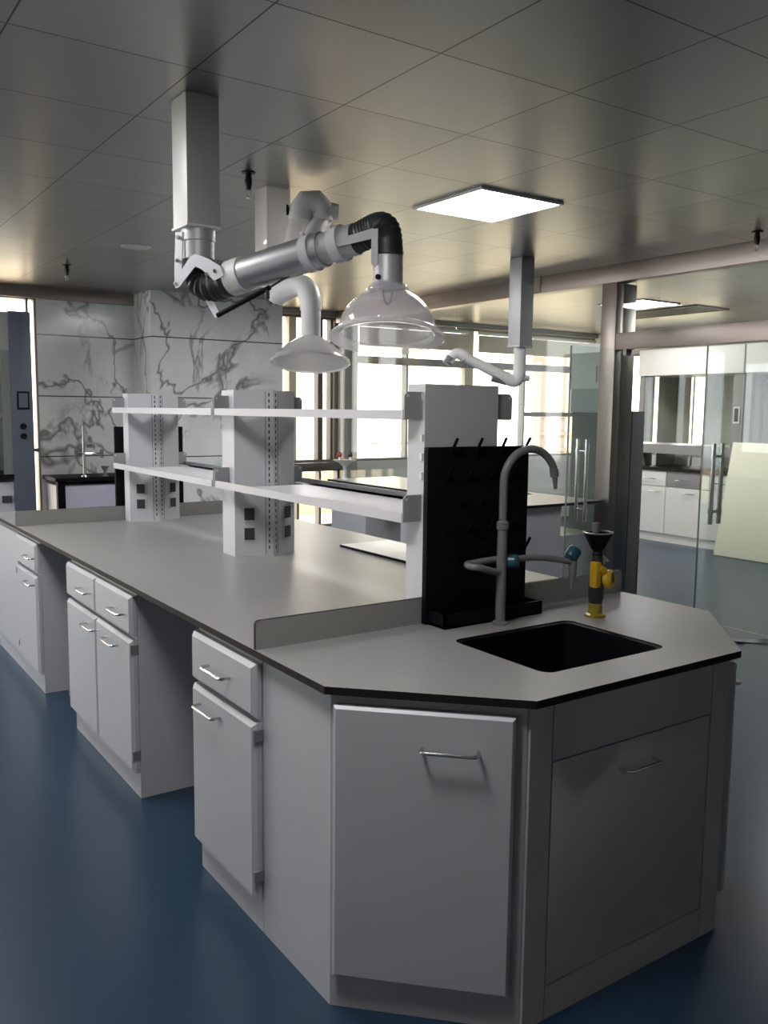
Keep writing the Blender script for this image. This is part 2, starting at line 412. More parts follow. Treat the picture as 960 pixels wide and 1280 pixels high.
# left wall with a row of windows (daylight from the left)
lw = MB().box(XL - .15, XL, YF, YB, 0, .85).box(XL - .15, XL, YF, YB, 2.40, CH)
for a, b in ((YF, 2.9), (4.1, 4.3), (5.6, 5.8), (7.4, YB)): lw.box(XL - .15, XL, a, b, .85, 2.40)
struct('wall_left', lw, M['wall'], 'white wall with daylight windows left of the island bench', 'wall')
for k, (a, b) in enumerate(((2.9, 4.1), (4.3, 5.6), (5.8, 7.4))):
    window(4 + k, a, b, .85, 2.40, .04, [((a + b) / 2 - .02, (a + b) / 2 + .02, 'mullion')], [], 'tall daylight window in the left wall', y=XL - .1, axis='y')
# right wall of the glazed room, three slim bright windows
rw = MB(); prev = YF
slits = [(5.50, 7.05)]
for a, b in slits:
    rw.box(XR, XR + .15, prev, a, 0, CH); rw.box(XR, XR + .15, a, b, 0, .95); rw.box(XR, XR + .15, a, b, 2.35, CH); prev = b
rw.box(XR, XR + .15, prev, YB, 0, CH)
struct('wall_right', rw, M['wall'], 'pale wall behind the fume hoods in the glazed room', 'wall')
for k, (a, b) in enumerate(slits):
    window(7 + k, a, b, .95, 2.35, .03, [(6.62, 6.66, 'mullion')], [], 'bright window in the wall behind the white fume hood', y=XR, axis='y')

# outside: terrace, parapet, rail, battens, facade
struct('ground_terrace', MB().box(-12, 40, YB + .15, 26, -.14, -.02), M['terrace'], 'sunlit beige terrace outside the back windows', 'terrace')
rl = thing('terrace_railing', (7., 10., 0), 'pale terrace railing on a low parapet beyond the back windows', 'railing')
MB().box(6.0, 8.36, 9.95, 10.1, -.02, .72).build('parapet', M['concrete'], rl)
MB().tube([(6.2, 10, 1.01), (8.45, 10, 1.0)], .022, 10).build('top_rail', M['concrete'], rl)
for x in (6.7, 7.5, 8.3): MB().cyl((x, 10, .72), (x, 10, 1.01), .03, n=10).build('rail_post', M['concrete'], rl)
bat = [((6.02, 9.92, 1.25), (6.42, 9.70, -.02), 'white batten leaning on the terrace rail, the one nearest the grey post'),
       ((6.42, 9.92, 1.06), (6.72, 9.70, -.02), 'white batten leaning on the terrace rail, middle of three'),
       ((6.62, 9.92, 1.06), (6.95, 9.70, -.02), 'white batten leaning on the terrace rail, right one of three')]
for a, b, l in bat:
    tag(MB().tube([a, b], .022, 8).build('leaning_batten', M['plastic_white']), l, 'batten', 'battens leaning outside the window')
fb = MB().box(20.1, 23, 20, 20.5, -.02, 6.5)
for z in (.2, .75, 1.35): fb.box(20.08, 23, 19.9, 20, z, z + .13)
tag(fb.build('apartment_building', M['facade']), 'beige striped building seen outside right of the black pegboard', 'building')
tag(MB().box(4.9, 5.9, 9.8, 10.0, -.02, .60).build('planter_wall', M['terrace']), 'warm beige low wall outside the window behind the shelf', 'wall')

# ------------------------------------------------------------------ glass partition
gp = thing('glass_partition', (4.4, 5.5, 0), 'clear glass partition with stainless header and post right of the island', 'partition')
MB().box(4.36, 4.48, -.6, 7.48, 2.53, CH - .001, .002).build('header_beam', M['stainless'], gp)
MB().box(4.35, 4.49, 3.42, 3.425, 2.53, 2.531).build('header_seam', M['seam'], gp)
MB().box(4.355, 4.358, 4.12, 4.34, 2.535, CH - .003).build('header_plate', M['stainless_dark'], gp)
post = MB().box(4.38, 4.46, 3.30, 3.45, 0, 2.53, .002)
post.build('post', M['stainless'], gp)
MB().box(4.46, 4.62, 3.305, 3.445, 0, 2.53, .002).build('post_shade_side', M['stainless_dark'], gp)  # side of the post facing the viewer, its shade put into darker steel
MB().box(4.385, 4.47, -.6, 3.30, 2.01, 2.14, .002).build('lintel', M['stainless'], gp)
MB().box(4.42, 4.432, 5.335, 7.48, .02, 2.53).build('fixed_pane', M['glass'], gp)
MB().box(4.42, 4.432, 3.45, 5.33, .02, 2.53).build('fixed_pane', M['glass'], gp)
MB().box(4.42, 4.432, -.6, 3.30, 2.14, 2.53).build('fixed_pane', M['glass'], gp)
MB().box(4.39, 4.46, 3.45, 7.48, 0, .02).build('floor_channel', M['stainless'], gp)
def pull_handle(parent, p, n, z0, z1, r=.015, gap=.045):
    """paired bar handle either side of a glass leaf"""
    p, n = Vector(p), Vector(n)
    h = MB()
    for s in (-1, 1):
        q = p + n * (s * gap)
        h.cyl((q.x, q.y, z0), (q.x, q.y, z1), r, n=14)
    for z in (z0 + .09, z1 - .09):
        a = p - n * (gap + r); b = p + n * (gap + r)
        h.cyl((a.x, a.y, z), (b.x, b.y, z), r * .62, n=12)
        for s in (-1, 1):
            c = p + n * (s * gap); h.cyl((c.x, c.y, z - .018), (c.x, c.y, z + .018), r * 1.25, n=14)
    return h.build('pull_handle', M['chrome'], parent)
d1 = thing('door_1', (4.40, 3.22, 0), 'glass door leaf swung open beside the stainless post', 'door', kind='structure')
MB().box(3.745, 4.375, 3.15, 3.162, .012, 2.005).build('glass_leaf', M['glass_door'], d1)
MB().box(4.33, 4.39, 3.14, 3.172, 1.96, 2.008).build('pivot_fitting', M['stainless_dark'], d1)
MB().box(4.33, 4.39, 3.14, 3.172, 0.0, .05).build('pivot_fitting', M['stainless_dark'], d1)
MB().box(3.741, 3.746, 3.149, 3.163, .012, 2.005).build('leaf_edge', M['green_grey'], d1)
pull_handle(d1, (3.90, 3.156, 0), (0, 1, 0), .70, 1.32)
d2 = thing('door_2', (4.42, 1.7, 0), 'closed glass door leaf at the right with long bar handles', 'door', kind='structure')
MB().box(4.42, 4.432, 1.62, 2.487, .012, 2.005).build('glass_leaf', M['glass_door'], d2)
MB().box(4.419, 4.433, 2.487, 2.491, .012, 2.005).build('leaf_edge', M['green_grey'], d2)
pull_handle(d2, (4.426, 2.36, 0), (1, 0, 0), .735, 1.31, .016, .05)

# ------------------------------------------------------------------ ceiling fittings
def ceiling_light(x0, y0, label):
    w, h = .6, .595
    t = thing('ceiling_light', (x0 + w / 2, y0 + h / 2, CH - .012), label, 'light', 'square ceiling light panels')
    f = MB(); e = .018
    f.box(x0, x0 + e, y0, y0 + h, CH - .012, CH); f.box(x0 + w - e, x0 + w, y0, y0 + h, CH - .012, CH)
    f.box(x0 + e, x0 + w - e, y0, y0 + e, CH - .012, CH); f.box(x0 + e, x0 + w - e, y0 + h - e, y0 + h, CH - .012, CH)
    f.build('frame', M['plastic_white'], t)
    MB().box(x0 + e, x0 + w - e, y0 + e, y0 + h - e, CH - .008, CH).build('diffuser', M['lamp'], t)
ceiling_light(1.981, 2.14, 'lit square light panel in the ceiling above the island')
ceiling_light(1.981, 4.52, 'lit square light panel in the ceiling hidden behind the big arm tube')
ceiling_light(-1.019, -.24, 'added square fill light panel in the ceiling left above the viewer, out of view')  # added fill lamp, lifts the sink end and near rack panel
ceiling_light(-1.019, 2.14, 'added square fill light panel above the left aisle, out of view')  # unseen lamp added to brighten the middle of rack and worktop
ceiling_light(-1.019, 4.52, 'added square fill light panel above the far left aisle, out of view')  # unseen lamp added to throw more light on the marble wall
ceiling_light(6.181, 2.14, 'added square fill light panel at the right of the glazed room, out of view')  # unseen lamp added to lift the cream board and white hoods
ceiling_light(6.181, 4.52, 'lit square light panel in the glazed room, seen above the lintel')
vt = thing('ceiling_vent', (7.3, 5.1, CH), 'long dark ceiling vent above the fume hood in the glazed room', 'vent')
MB().box(7.02, 7.55, 4.5, 5.75, CH - .012, CH).build('vent_panel', M['seam'], vt)
vf = MB()
for x in (7.0, 7.55): vf.box(x, x + .02, 4.48, 5.77, CH - .016, CH)
for y in (4.48, 5.75): vf.box(7.0, 7.57, y, y + .02, CH - .016, CH)
vf.build('vent_frame', M['mullion_dark'], vt)
def sprinkler(x, y, label):
    t = thing('fire_sprinkler', (x, y, CH), label, 'sprinkler', 'fire sprinklers in the ceiling')
    MB().lathe((x, y, CH - .006), [(.0, 0), (.032, 0), (.036, .006), (.0, .006)], 20, closed=False).build('flange', M['sprinkler'], t)
    MB().lathe((x, y, CH - .085), [(.0, .0), (.012, 0), (.017, .02), (.019, .045), (.016, .06), (.014, .079), (0, .079)], 16, closed=False).build('body', M['sprinkler'], t)
    y_ = MB().tube([(x - .012, y, CH - .083), (x - .013, y, CH - .105), (x, y, CH - .12), (x + .013, y, CH - .105), (x + .012, y, CH - .083)], .003, 6)
    y_.build('yoke', M['chrome'], t)
    MB().lathe((x, y, CH - .124), [(0, 0), (.014, 0), (.014, .003), (0, .003)], 16, closed=False).build('deflector', M['chrome'], t)
sprinkler(.90, 2.62, 'dark ceiling sprinkler above the big extraction arm')
sprinkler(.93, 6.05, 'dark ceiling sprinkler near the far marble wall')
sprinkler(4.10, 1.94, 'dark ceiling sprinkler at the right next to the glass header')
MB().lathe((1.115, 4.905, CH - .014), [(0, 0), (.05, 0), (.10, .008), (.105, .014), (0, .014)], 28, closed=False).build('ceiling_diffuser', M['alu'])
tag(bpy.data.objects['ceiling_diffuser'], 'small round ceiling disc left of the arm column', 'vent')

# ------------------------------------------------------------------ island worktop
W, L, H, TK = 1.517, 4.51, .85, .02
c = .359
def top_outline():
    return [(0, c), (c, 0), (W - c, 0), (W, c), (W, L), (0, L)]
def rrect(x0, x1, y0, y1, r, n=6):
    out = []
    for cx, cy, a in ((x1 - r, y0 + r, -PI / 2), (x1 - r, y1 - r, 0), (x0 + r, y1 - r, PI / 2), (x0 + r, y0 + r, PI)):
        for i in range(n + 1):
            t = a + PI / 2 * i / n; out.append((cx + r * math.cos(t), cy + r * math.sin(t)))
    return out
SK = (.531, 1.013, .14, .53)
def plate_with_hole(outer, holes, z0, z1):
    m = MB(); bm = m.bm; edges = []
    loops = []
    for lp in [outer] + holes:
        vs = [bm.verts.new((x, y, z1)) for x, y in lp]; loops.append(vs)
        edges += [bm.edges.new((vs[i], vs[(i + 1) % len(vs)])) for i in range(len(vs))]
    r = bmesh.ops.triangle_fill(bm, use_beauty=True, use_dissolve=False, edges=edges)
    fs = [g for g in r['geom'] if isinstance(g, bmesh.types.BMFace)]
    ex = bmesh.ops.extrude_face_region(bm, geom=fs)
    vs = [g for g in ex['geom'] if isinstance(g, bmesh.types.BMVert)]
    bmesh.ops.translate(bm, verts=vs, vec=(0, 0, z0 - z1))
    return m
wt = thing('island_worktop', (W / 2, L / 2, H), 'pale grey worktop with dark edge over the island cabinets', 'worktop')
plate_with_hole(top_outline(), [rrect(*SK, .035)], H - TK, H).build('top_slab', None, wt, mats=[M['worktop'], M['dark_edge']], pick=lambda f: 0 if f.normal.z > .5 else 1)
def splash(y0, y1):
    r = .012; h = .082
    pts = [(0.003, H), (W - .003, H), (W - .003, H + h - r)] + [(W - .003 - r + r * math.cos(a), H + h - r + r * math.sin(a)) for a in (PI / 6, PI / 3, PI / 2)]
    pts += [(.003 + r - r * math.cos(a), H + h - r + r * math.sin(a)) for a in (PI / 2, PI / 3, PI / 6)] + [(.003, H + h - r)]
    m = MB(); m.hexa([(x, y0, z) for x, z in pts], [(x, y1, z) for x, z in pts])
    return m
for y0, y1 in ((.736, .750), (L - .750, L - .736)):
    splash(y0, y1).build('splash_board', None, wt, mats=[M['worktop'], M['dark_edge']], pick=lambda f: 0 if abs(f.normal.y) > .5 else 1)
tag(MB().box(1.175, 1.47, 1.30, 2.20, H + .0005, H + .012, .002).build('loose_panel', None, mats=[M['plastic_white'], M['dark_edge']], pick=lambda f: 0 if f.normal.z > .5 else 1),
    'thin white board lying on the island worktop left of the pegboard', 'board')

# sink
sk = thing('sink', ((SK[0] + SK[1]) / 2, (SK[2] + SK[3]) / 2, H - .25), 'black rectangular sink set in the near end of the island worktop', 'sink')
def loop3(x0, x1, y0, y1, r, z): return [(x, y, z) for x, y in rrect(x0, x1, y0, y1, r)]
e = .002
b = MB()
b.ring_tube([loop3(SK[0] + e, SK[1] - e, SK[2] + e, SK[3] - e, .034, H - .003), loop3(SK[0] + .012, SK[1] - .012, SK[2] + .012, SK[3] - .012, .03, H - .006),
             loop3(SK[0] + .02, SK[1] - .02, SK[2] + .02, SK[3] - .02, .03, H - .23), loop3(SK[0] + .05, SK[1] - .05, SK[2] + .05, SK[3] - .05, .02, H - .245)], caps=False)
b.face(loop3(SK[0] + .05, SK[1] - .05, SK[2] + .05, SK[3] - .05, .02, H - .245))
b.build('basin', M['black'], sk)
MB().lathe((.80, .335, H - .244), [(0, 0), (.03, 0), (.034, .004), (.026, .004), (.022, .001), (0, .001)], 20, closed=False).build('drain', M['black_rubber'], sk)

# ------------------------------------------------------------------ island cabinets
IN = .027
def bar_handle(parent, o, u, n, w0, w1, z, out=.032, r=.0048):
    o, u, n = Vector(o), Vector(u), Vector(n)
    def P(w, t): q = o + u * w + n * t; return (q.x, q.y, z)
    k = .012
    path = [P(w0, 0), P(w0, out - k)] + [P(w0 + k * (1 - math.cos(a)), out - k + k * math.sin(a)) for a in (PI / 6, PI / 3, PI / 2)]
    path += [P(w1 - k * (1 - math.cos(a)), out - k + k * math.sin(a)) for a in (PI / 2, PI / 3, PI / 6)] + [P(w1, out - k), P(w1, 0)]
    return MB().tube(path, r, 10).build('handle', M['handle'], parent)

def end_unit(label):
    t = thing('sink_cabinet', (W / 2, .4, 0), label, 'cabinet')
    q = .373
    CHm = MB().prism([(IN, .742), (IN, q), (q - .008, IN + .008), (W - q + .008, IN + .008), (W - IN, q), (W - IN, .742)], 0, H - .26)
    CHm.build('carcass', M['steel_white'], t)
    # upper ring around the sink basin
    u = MB()
    u.prism([(IN, .742), (IN, q), (q - .008, IN + .008), (SK[0] - .01, IN + .008), (SK[0] - .01, .742)], H - .26, H - TK)
    u.prism([(SK[1] + .01, .742), (SK[1] + .01, IN + .008), (W - q + .008, IN + .008), (W - IN, q), (W - IN, .742)], H - .26, H - TK)
    u.box(SK[0] - .01, SK[1] + .01, IN + .008, SK[2] - .012, H - .26, H - TK); u.box(SK[0] - .01, SK[1] + .01, SK[3] + .012, .742, H - .26, H - TK)
    u.build('carcass_rim', M['steel_white'], t)
    # front frame round the access panel
    y0, y1 = IN, IN + .008
    f = MB()
    f.box(q - .004, .442, y0, y1, 0, H - TK); f.box(1.073, W - q + .004, y0, y1, 0, H - TK); f.box(.445, 1.070, y0, y1, 0, .088)
    f.build('front_frame', M['steel_white'], t)
    MB().box(.445, 1.070, y0, y1, .676, H - TK, .001).build('apron_panel', M['steel_white'], t)
    ap = MB().box(.447, 1.068, y0 + .001, y1, .092, .671, .001).build('access_panel', M['steel_white'], t)
    bar_handle(ap, (0, y0 + .001, 0), (1, 0, 0), (0, -1, 0), .695, .825, .60)
    # chamfer doors
    s = 2 ** -.5
    for o, uu, nn in (((IN, q, 0), (s, -s, 0), (-s, -s, 0)), ((W - IN, q, 0), (-s, -s, 0), (s, -s, 0))):
        dr = MB().slab(o, uu, nn, .012, .452, .10, .803, .002, .030, .007).build('door', M['steel_white'], t)
        o2 = Vector(o) + Vector(nn) * .03
        bar_handle(dr, o2, uu, nn, .232, .367, .715)
    return t
end_unit('white octagonal cabinet under the black sink at the near end')

def side_cabinet(y0, y1, split, handles, label, hinge, group):
    """cabinet facing -x with drawers over doors; split lists the y of the vertical joints"""
    t = thing('base_cabinet', (.38, (y0 + y1) / 2, 0), label, 'cabinet', group)
    MB().box(IN, .74, y0 + .002, y1 - .002, 0, H - TK).build('carcass', M['steel_white'], t)
    ys = [y0] + split + [y1]
    o, u, n = (IN, 0, 0), (0, 1, 0), (-1, 0, 0)
    fx = -.030
    for i in range(len(ys) - 1):
        a, b = ys[i] + .0015, ys[i + 1] - .0015
        d = MB().slab(o, u, n, a, b, .648, .806, .002, .030, .013).build('drawer', M['steel_white'], t)
        hy = handles[i][0]; bar_handle(d, (IN - .030, 0, 0), u, n, hy - .075, hy + .075, .728)
        d = MB().slab(o, u, n, a, b, .105, .634, .002, .030, .013).build('door', M['steel_white'], t)
        hy = handles[i][1]; bar_handle(d, (IN - .030, 0, 0), u, n, hy - .075, hy + .075, .585)
        for z in (.60, .18):
            ye = ys[i] if hinge[i] < 0 else ys[i + 1]
            if 0 < i + (hinge[i] > 0) < len(ys) - 1: continue
            MB().box(-.004, IN, ye - .006 if hinge[i] < 0 else ye - .003, ye + .003 if hinge[i] < 0 else ye + .006, z - .016, z + .016).build('hinge', M['grey_plastic'], d)
    return t
G = 'white base cabinets along the left side of the island'
side_cabinet(.745, 1.20, [], [(.975, 1.045)], 'white drawer and door cabinet nearest the sink end of the island', [-1], G)
side_cabinet(1.80, 2.71, [2.255], [(2.38, 2.30), (1.93, 2.02)][::-1], 'white double cabinet with two drawers in the middle of the island', [-1, 1], G)
side_cabinet(3.31, 3.765, [], [(3.40, 3.31 + .10)], 'white drawer and door cabinet at the far left end of the island', [1], G)
# far end unit, plain from here
t = thing('end_cabinet', (W / 2, 4.1, 0), 'white far end cabinet of the island at the left photo edge', 'cabinet')
MB().box(IN, W - IN, 3.768, L - IN, 0, H - TK).build('carcass', M['steel_white'], t)
MB().slab((IN, 3.775, 0), (0, 1, 0), (-1, 0, 0), .02, .68, .105, .806, .002, .016, .006).build('end_panel', M['steel_white'], t)

# spine panel behind the knee spaces
tag(MB().box(.742, .775, .745, 3.765, 0, H - TK).build('spine_panel', M['steel_white']), 'white back panel behind the knee spaces under the island', 'panel')

# ------------------------------------------------------------------ reagent rack
rk = thing('reagent_rack', (.765, 2.25, H), 'pale grey two tier shelf rack along the island worktop', 'rack')
XC = .765
def upright(y, kind):
    """hexagonal slotted column; kind: near = flat cover towards -y, mid = ridge both sides, far = flat cover towards +y"""
    hw = .152
    if kind == 'mid': pts = [(XC - hw, y - .065), (XC, y - .15), (XC + hw, y - .065), (XC + hw, y + .065), (XC, y + .15), (XC - hw, y + .065)]
    if kind == 'near': pts = [(XC - hw, y), (XC + hw, y), (XC + hw, y + .09), (XC, y + .17), (XC - hw, y + .09)]
    if kind == 'far': pts = [(XC - hw, y), (XC - hw, y - .09), (XC, y - .17), (XC + hw, y - .09), (XC + hw, y)]
    m = MB().prism(pts, H + .0, 1.60)
    u = m.build('upright', M['rack_white'], rk)
    # slot strips either side of each ridge
    ed = MB()
    for sy in ([-1] if kind == 'far' else [1] if kind == 'near' else [-1, 1]):
        yr = y + sy * (.15 if kind == 'mid' else .17)
        for sx in (-1, 1):
            e1 = Vector((XC, yr, 0)); e2 = Vector((XC + sx * hw, y + sy * (.065 if kind == 'mid' else .09), 0))
            d = (e2 - e1).normalized(); nn = Vector((d.y, -d.x, 0))
            if nn.y * sy < 0: nn = -nn
            sl = MB()
            for zi in range(26):
                z = .885 + zi * .0275
                if z > 1.575: break
                sl.slab(e1, d, nn, .016, .022, z, z + .016, -.001, .0012)
            sl.build('slot_strip', M['socket'], u)
            ed.slab(e1, d, nn, .034, .037, H + .01, 1.595, -.001, .0008)
    ed.build('groove', M['grey_plastic'], u)
    return u
def sockets(u, y, sy, dy, hw=.152):
    for sx in (-1, 1):
        e1 = Vector((XC, y + sy * dy[0], 0)); e2 = Vector((XC + sx * hw, y + sy * dy[1], 0))
        d = (e2 - e1).normalized(); nn = Vector((d.y, -d.x, 0))
        if nn.y * sy < 0: nn = -nn
        for z in (.955, 1.045):
            so = MB().slab(e1, d, nn, .078, .138, z - .034, z + .034, -.001, .005).build('socket_plate', M['rack_white'], u)
            MB().slab(e1, d, nn, .085, .131, z - .027, z + .027, .004, .008).build('socket', M['socket'], so)
sockets(upright(2.255, 'mid'), 2.255, -1, (.15, .065))
un = upright(.782, 'near')
for z in (1.30, 1.36, 1.42, 1.55): MB().box(XC - .158, XC - .150, .788, .80, z, z + .022).build('bracket_hook', M['plastic_white'], un)
sockets(upright(3.73, 'far'), 3.73, -1, (.17, .09))
def shelf(y0, y1, z0, rim):
    x0, x1 = .54, .99
    m = MB().box(x0 + .002, x1 - .002, y0, y1, z0, z0 + .008)
    m.box(x0, x0 + .012, y0, y1, z0 - .002, z0 + rim); m.box(x1 - .012, x1, y0, y1, z0 - .002, z0 + rim)
    return m.build('shelf', M['rack_white'], rk)
def bracket(y, z, sx):
    x0, x1 = (.542, .612) if sx < 0 else (.918, .99)
    h = .085
    m = MB(); pts = [(x0, z), (x1, z), (x1, z + h), (x0 + .012, z + h), (x0, z + h - .012)] if sx < 0 else [(x0, z), (x1, z), (x1, z + h - .012), (x1 - .012, z + h), (x0, z + h)]
    m.hexa([(a, y - .003, b) for a, b in pts], [(a, y + .003, b) for a, b in pts])
    br = m.build('end_bracket', M['bracket'], rk)
    xs = x0 + .012 if sx < 0 else x1 - .012
    MB().cyl((xs, y - .004, z + h - .013), (xs, y + .004, z + h - .013), .005, n=10).build('bracket_hole', M['plastic_white'], br)
for z in (1.167, 1.490):
    for y0, y1 in ((.80, 2.235), (2.275, 3.70)):
        # shelves are notched round the uprights: two runs of boards pass in front and behind, joined between the posts
        x0, x1 = .54, .99
        m = MB()
        ya, yb = (y0 + .16, y1 - .14) if y0 < 1 else (y0 + .14, y1 - .16)
        m.box(x0 + .002, x1 - .002, ya, yb, z, z + .008)
        m.box(x0 + .002, XC - .155, y0, y1, z, z + .008); m.box(XC + .155, x1 - .002, y0, y1, z, z + .008)
        m.box(x0, x0 + .012, y0, y1, z - .002, z + .028); m.box(x1 - .012, x1, y0, y1, z - .002, z + .028)
        m.build('shelf', M['rack_white'], rk)
        for sx in (-1, 1):
            bracket(y0 - .004 if y0 < 1 else y0 - .012, z, sx); bracket(y1 + .012 if y0 < 1 else y1 + .004, z, sx)

# ------------------------------------------------------------------ pegboards
def pegboard(y0, sy, label, rows=5):
    """thin upright board; pegs and tray on the side sy faces"""
    y1 = y0 - sy * .022
    t = thing('drying_pegboard', (.79, y0, H), label, 'pegboard', 'black drying pegboards')
    MB().box(.575, .998, min(y0, y1), max(y0, y1), H + .001, 1.405, .003).build('board', M['black'], t)
    for r in range(rows):
        z = 1.380 - r * .083
        xs = [.667, .768, .870, .974] if r == 0 else [.65, .74, .83, .92] if r % 2 else [.70, .79, .88, .955]
        if r == 4: xs[3] = .987
        for x in xs:
            MB().cyl((x, y0 - sy * .004, z), (x + .002, y0 + sy * .026, z + .052), .0052, .0050, 10).build('peg', M['black'], t)
    m = MB()
    ya, yb = sorted((y0, y0 + sy * .08))
    m.box(.588, 1.0, ya, yb, H + .001, H + .008)
    m.box(.588, 1.0, y0 + sy * .08 - .006, y0 + sy * .08 + .006, H + .001, H + .045) if sy > 0 else m.box(.588, 1.0, ya, ya + .008, H + .001, H + .045)
    m.box(.588, .596, ya, yb, H + .001, H + .045); m.box(.992, 1.0, ya, yb, H + .001, H + .045)
    m.build('drip_tray', M['black'], t)
    return t
pegboard(.713, -1, 'tall black pegboard with slanted pegs behind the near sink')
pegboard(L - .713, 1, 'black pegboard at the far end of the island behind the far upright', rows=2)

# ------------------------------------------------------------------ laboratory tap
tp = thing('laboratory_tap', (.785, .605, H), 'grey three way gooseneck lab tap in front of the black pegboard', 'tap')
tx, ty = .785, .600
MB().lathe((tx, ty, H), [(0, 0), (.024, 0), (.024, .008), (.016, .012), (.0155, .30), (.019, .303), (.019, .325), (.012, .33), (0, .33)], 20, closed=False).build('column', M['grey_coat'], tp)
R = .096
neck = [(tx, ty, 1.17), (tx, ty, 1.22), (tx, ty, 1.28)] + [(tx + R - R * math.cos(a), ty - .01 * a, 1.305 + R * math.sin(a)) for a in [PI * i / 18 for i in range(17)]]
MB().tube(neck, .0125, 14).build('gooseneck', M['grey_coat'], tp)
ex, ey, ez = neck[-1]
dv = (Vector(neck[-1]) - Vector(neck[-2])).normalized()
q0 = Vector(neck[-1]); q1 = q0 + Vector((.006, 0, -.025)); q2 = q1 + Vector((.004, -.002, -.04))
nz_ = MB().cyl(q0, q1, .0145, .0145, 14); nz_.cyl(q1, q2, .009, .006, 12)
nz_.build('nozzle', M['grey_coat'], tp)
loop = [(tx, ty, 1.015), (.74, .592, 1.025), (.70, .587, 1.037)] + [(.69 - .028 * math.sin(a), .612 - .026 * math.cos(a), 1.042 + .006 * a / PI) for a in [PI * i / 10 for i in range(1, 10)]] + [(.70, .638, 1.047), (.75, .636, 1.05), (.80, .632, 1.052), (.87, .628, 1.052)]
MB().tube(loop, .0105, 12).build('side_arm', M['grey_coat'], tp)
arm = [(tx + .01, ty, 1.05)] + bez((.82, .598, 1.052), (.90, .60, 1.058), (.98, .585, 1.05), (1.065, .56, 1.028), 12)
MB().tube(arm, .0105, 12).build('side_arm', M['grey_coat'], tp)
dn = MB().cyl((1.062, .56, 1.035), (1.062, .56, .985), .0135, .0125, 14); dn.cyl((1.062, .56, .985), (1.058, .56, .94), .008, .005, 12)
dn.build('nozzle', M['grey_coat'], tp)
def knob(c, axis, r, h):
    prof = [(0, 0), (r * .7, 0), (r, h * .2), (r, h * .8), (r * .8, h), (0, h)]
    m = MB(); m.lathe(c, prof, 16, axis, closed=False)
    for v in m.bm.verts: pass
    return m.build('knob', M['teal'], tp)
knob((1.05, .565, 1.04), (.55, -.1, .75), .024, .042)
knob((.812, .605, 1.048), (.5, -.75, .05), .023, .036)

# hand held eye wash
ew = thing('eye_wash_sprayer', (1.13, .514, H), 'yellow and black hand eye wash standing right of the sink', 'eye wash')
ex, ey = 1.125, .514
MB().lathe((ex, ey, H), [(0, 0), (.034, 0), (.034, .008), (.023, .012), (.022, .045), (0, .045)], 22, closed=False).build('base_collar', M['olive_yellow'], ew)
MB().lathe((ex, ey, H + .045), [(0, 0), (.021, 0), (.025, .02), (.026, .06), (.022, .10), (.019, .14), (.016, .17), (0, .17)], 20, closed=False).build('grip', M['black_rubber'], ew)
MB().lathe((ex, ey, H + .205), [(0, 0), (.018, 0), (.014, .012), (.022, .022), (.046, .068), (.049, .074), (.043, .072), (.018, .026), (0, .024)], 24, closed=False).build('spray_cup', M['black'], ew)
MB().lathe((ex, ey, H + .276), [(.043, 0), (.049, .0), (.050, .004), (.046, .006), (.042, .003)], 24).build('cup_rim', M['grey_coat'], ew)
vb = MB().box(ex - .030, ex - .004, ey - .026, ey + .004, H + .10, H + .185, .006); vb.build('yellow_strip', M['yellow'], ew)
vh = MB().lathe((ex + .024, ey - .012, H + .125), [(0, 0), (.022, 0), (.030, .006), (.031, .022), (.024, .030), (.014, .030), (.014, .022), (0, .022)], 22, (.35, -.93, .08), closed=False)
vh.tube([(ex - .012, ey - .02, H + .165), (ex + .004, ey - .024, H + .155), (ex + .02, ey - .024, H + .14)], .013, 10)
vh.build('valve_body', M['yellow'], ew)
MB().tube([(ex + .022, ey, H + .15), (ex + .03, ey - .004, H + .185), (ex + .026, ey, H + .20), (ex + .046, ey - .006, H + .18)], .004, 8).build('trigger_clip', M['plastic_white'], ew)
MB().cyl((ex + .0, ey + .01, H + .278), (ex + .0, ey + .012, H + .31), .012, n=12).build('cap_stem', M['grey_plastic'], ew)

# ------------------------------------------------------------------ fume extraction arm (near)
ea = thing('fume_extraction_arm', (.30, 1.82, CH), 'large aluminium extraction arm with clear dome hood above the island', 'extraction arm')
MB().box(.231, .362, 1.751, 1.893, 2.198, CH - .001, .003).build('ceiling_column', M['column_coat'], ea)
MB().box(.226, .367, 1.746, 1.898, 2.190, 2.200, .003).build('column_cap', M['plastic_white'], ea)
cx, cy = .300, 1.815
MB().lathe((cx, cy, 2.075), [(0, 0), (.056, 0), (.060, .004), (.060, .07), (.064, .072), (.064, .115), (0, .115)], 28, closed=False).build('swivel_collar', M['alu_soft'], ea)
# arm lies in the vertical plane from the column towards the hood
hx, hy = .664, 1.070
dirh = Vector((hx - cx, hy - cy, 0)).normalized(); side = Vector((dirh.y, -dirh.x, 0)); UP = Vector((0, 0, 1))
if side.x > 0: side = -side                      # side points to the viewer's left
O0 = Vector((cx, cy, 0))
def A(s_, z, w=0.): return O0 + dirh * s_ + UP * z + side * w
LA = .83                                          # horizontal distance column - hood
t0, t1 = (.165, 2.003), (.700, 2.098)             # tube axis start and end (along, z)
ax = (A(*t1) - A(*t0)).normalized()
def T(d, w=0., h=0.):                             # point at distance d on the tube axis
    nrm = ax.cross(side).normalized()
    if nrm.z < 0: nrm = -nrm
    return A(*t0) + ax * d + side * w + nrm * h
TL = (A(*t1) - A(*t0)).length
e1p = bez(A(0, 2.085), A(0, 1.985), A(.03, 1.955), T(.03) - ax * .02, 40)
MB().tube(e1p, lambda t: .059 + .0035 * math.sin(t * 2 * PI * 16), 28).build('elbow_bellows', M['black_rubber'], ea)
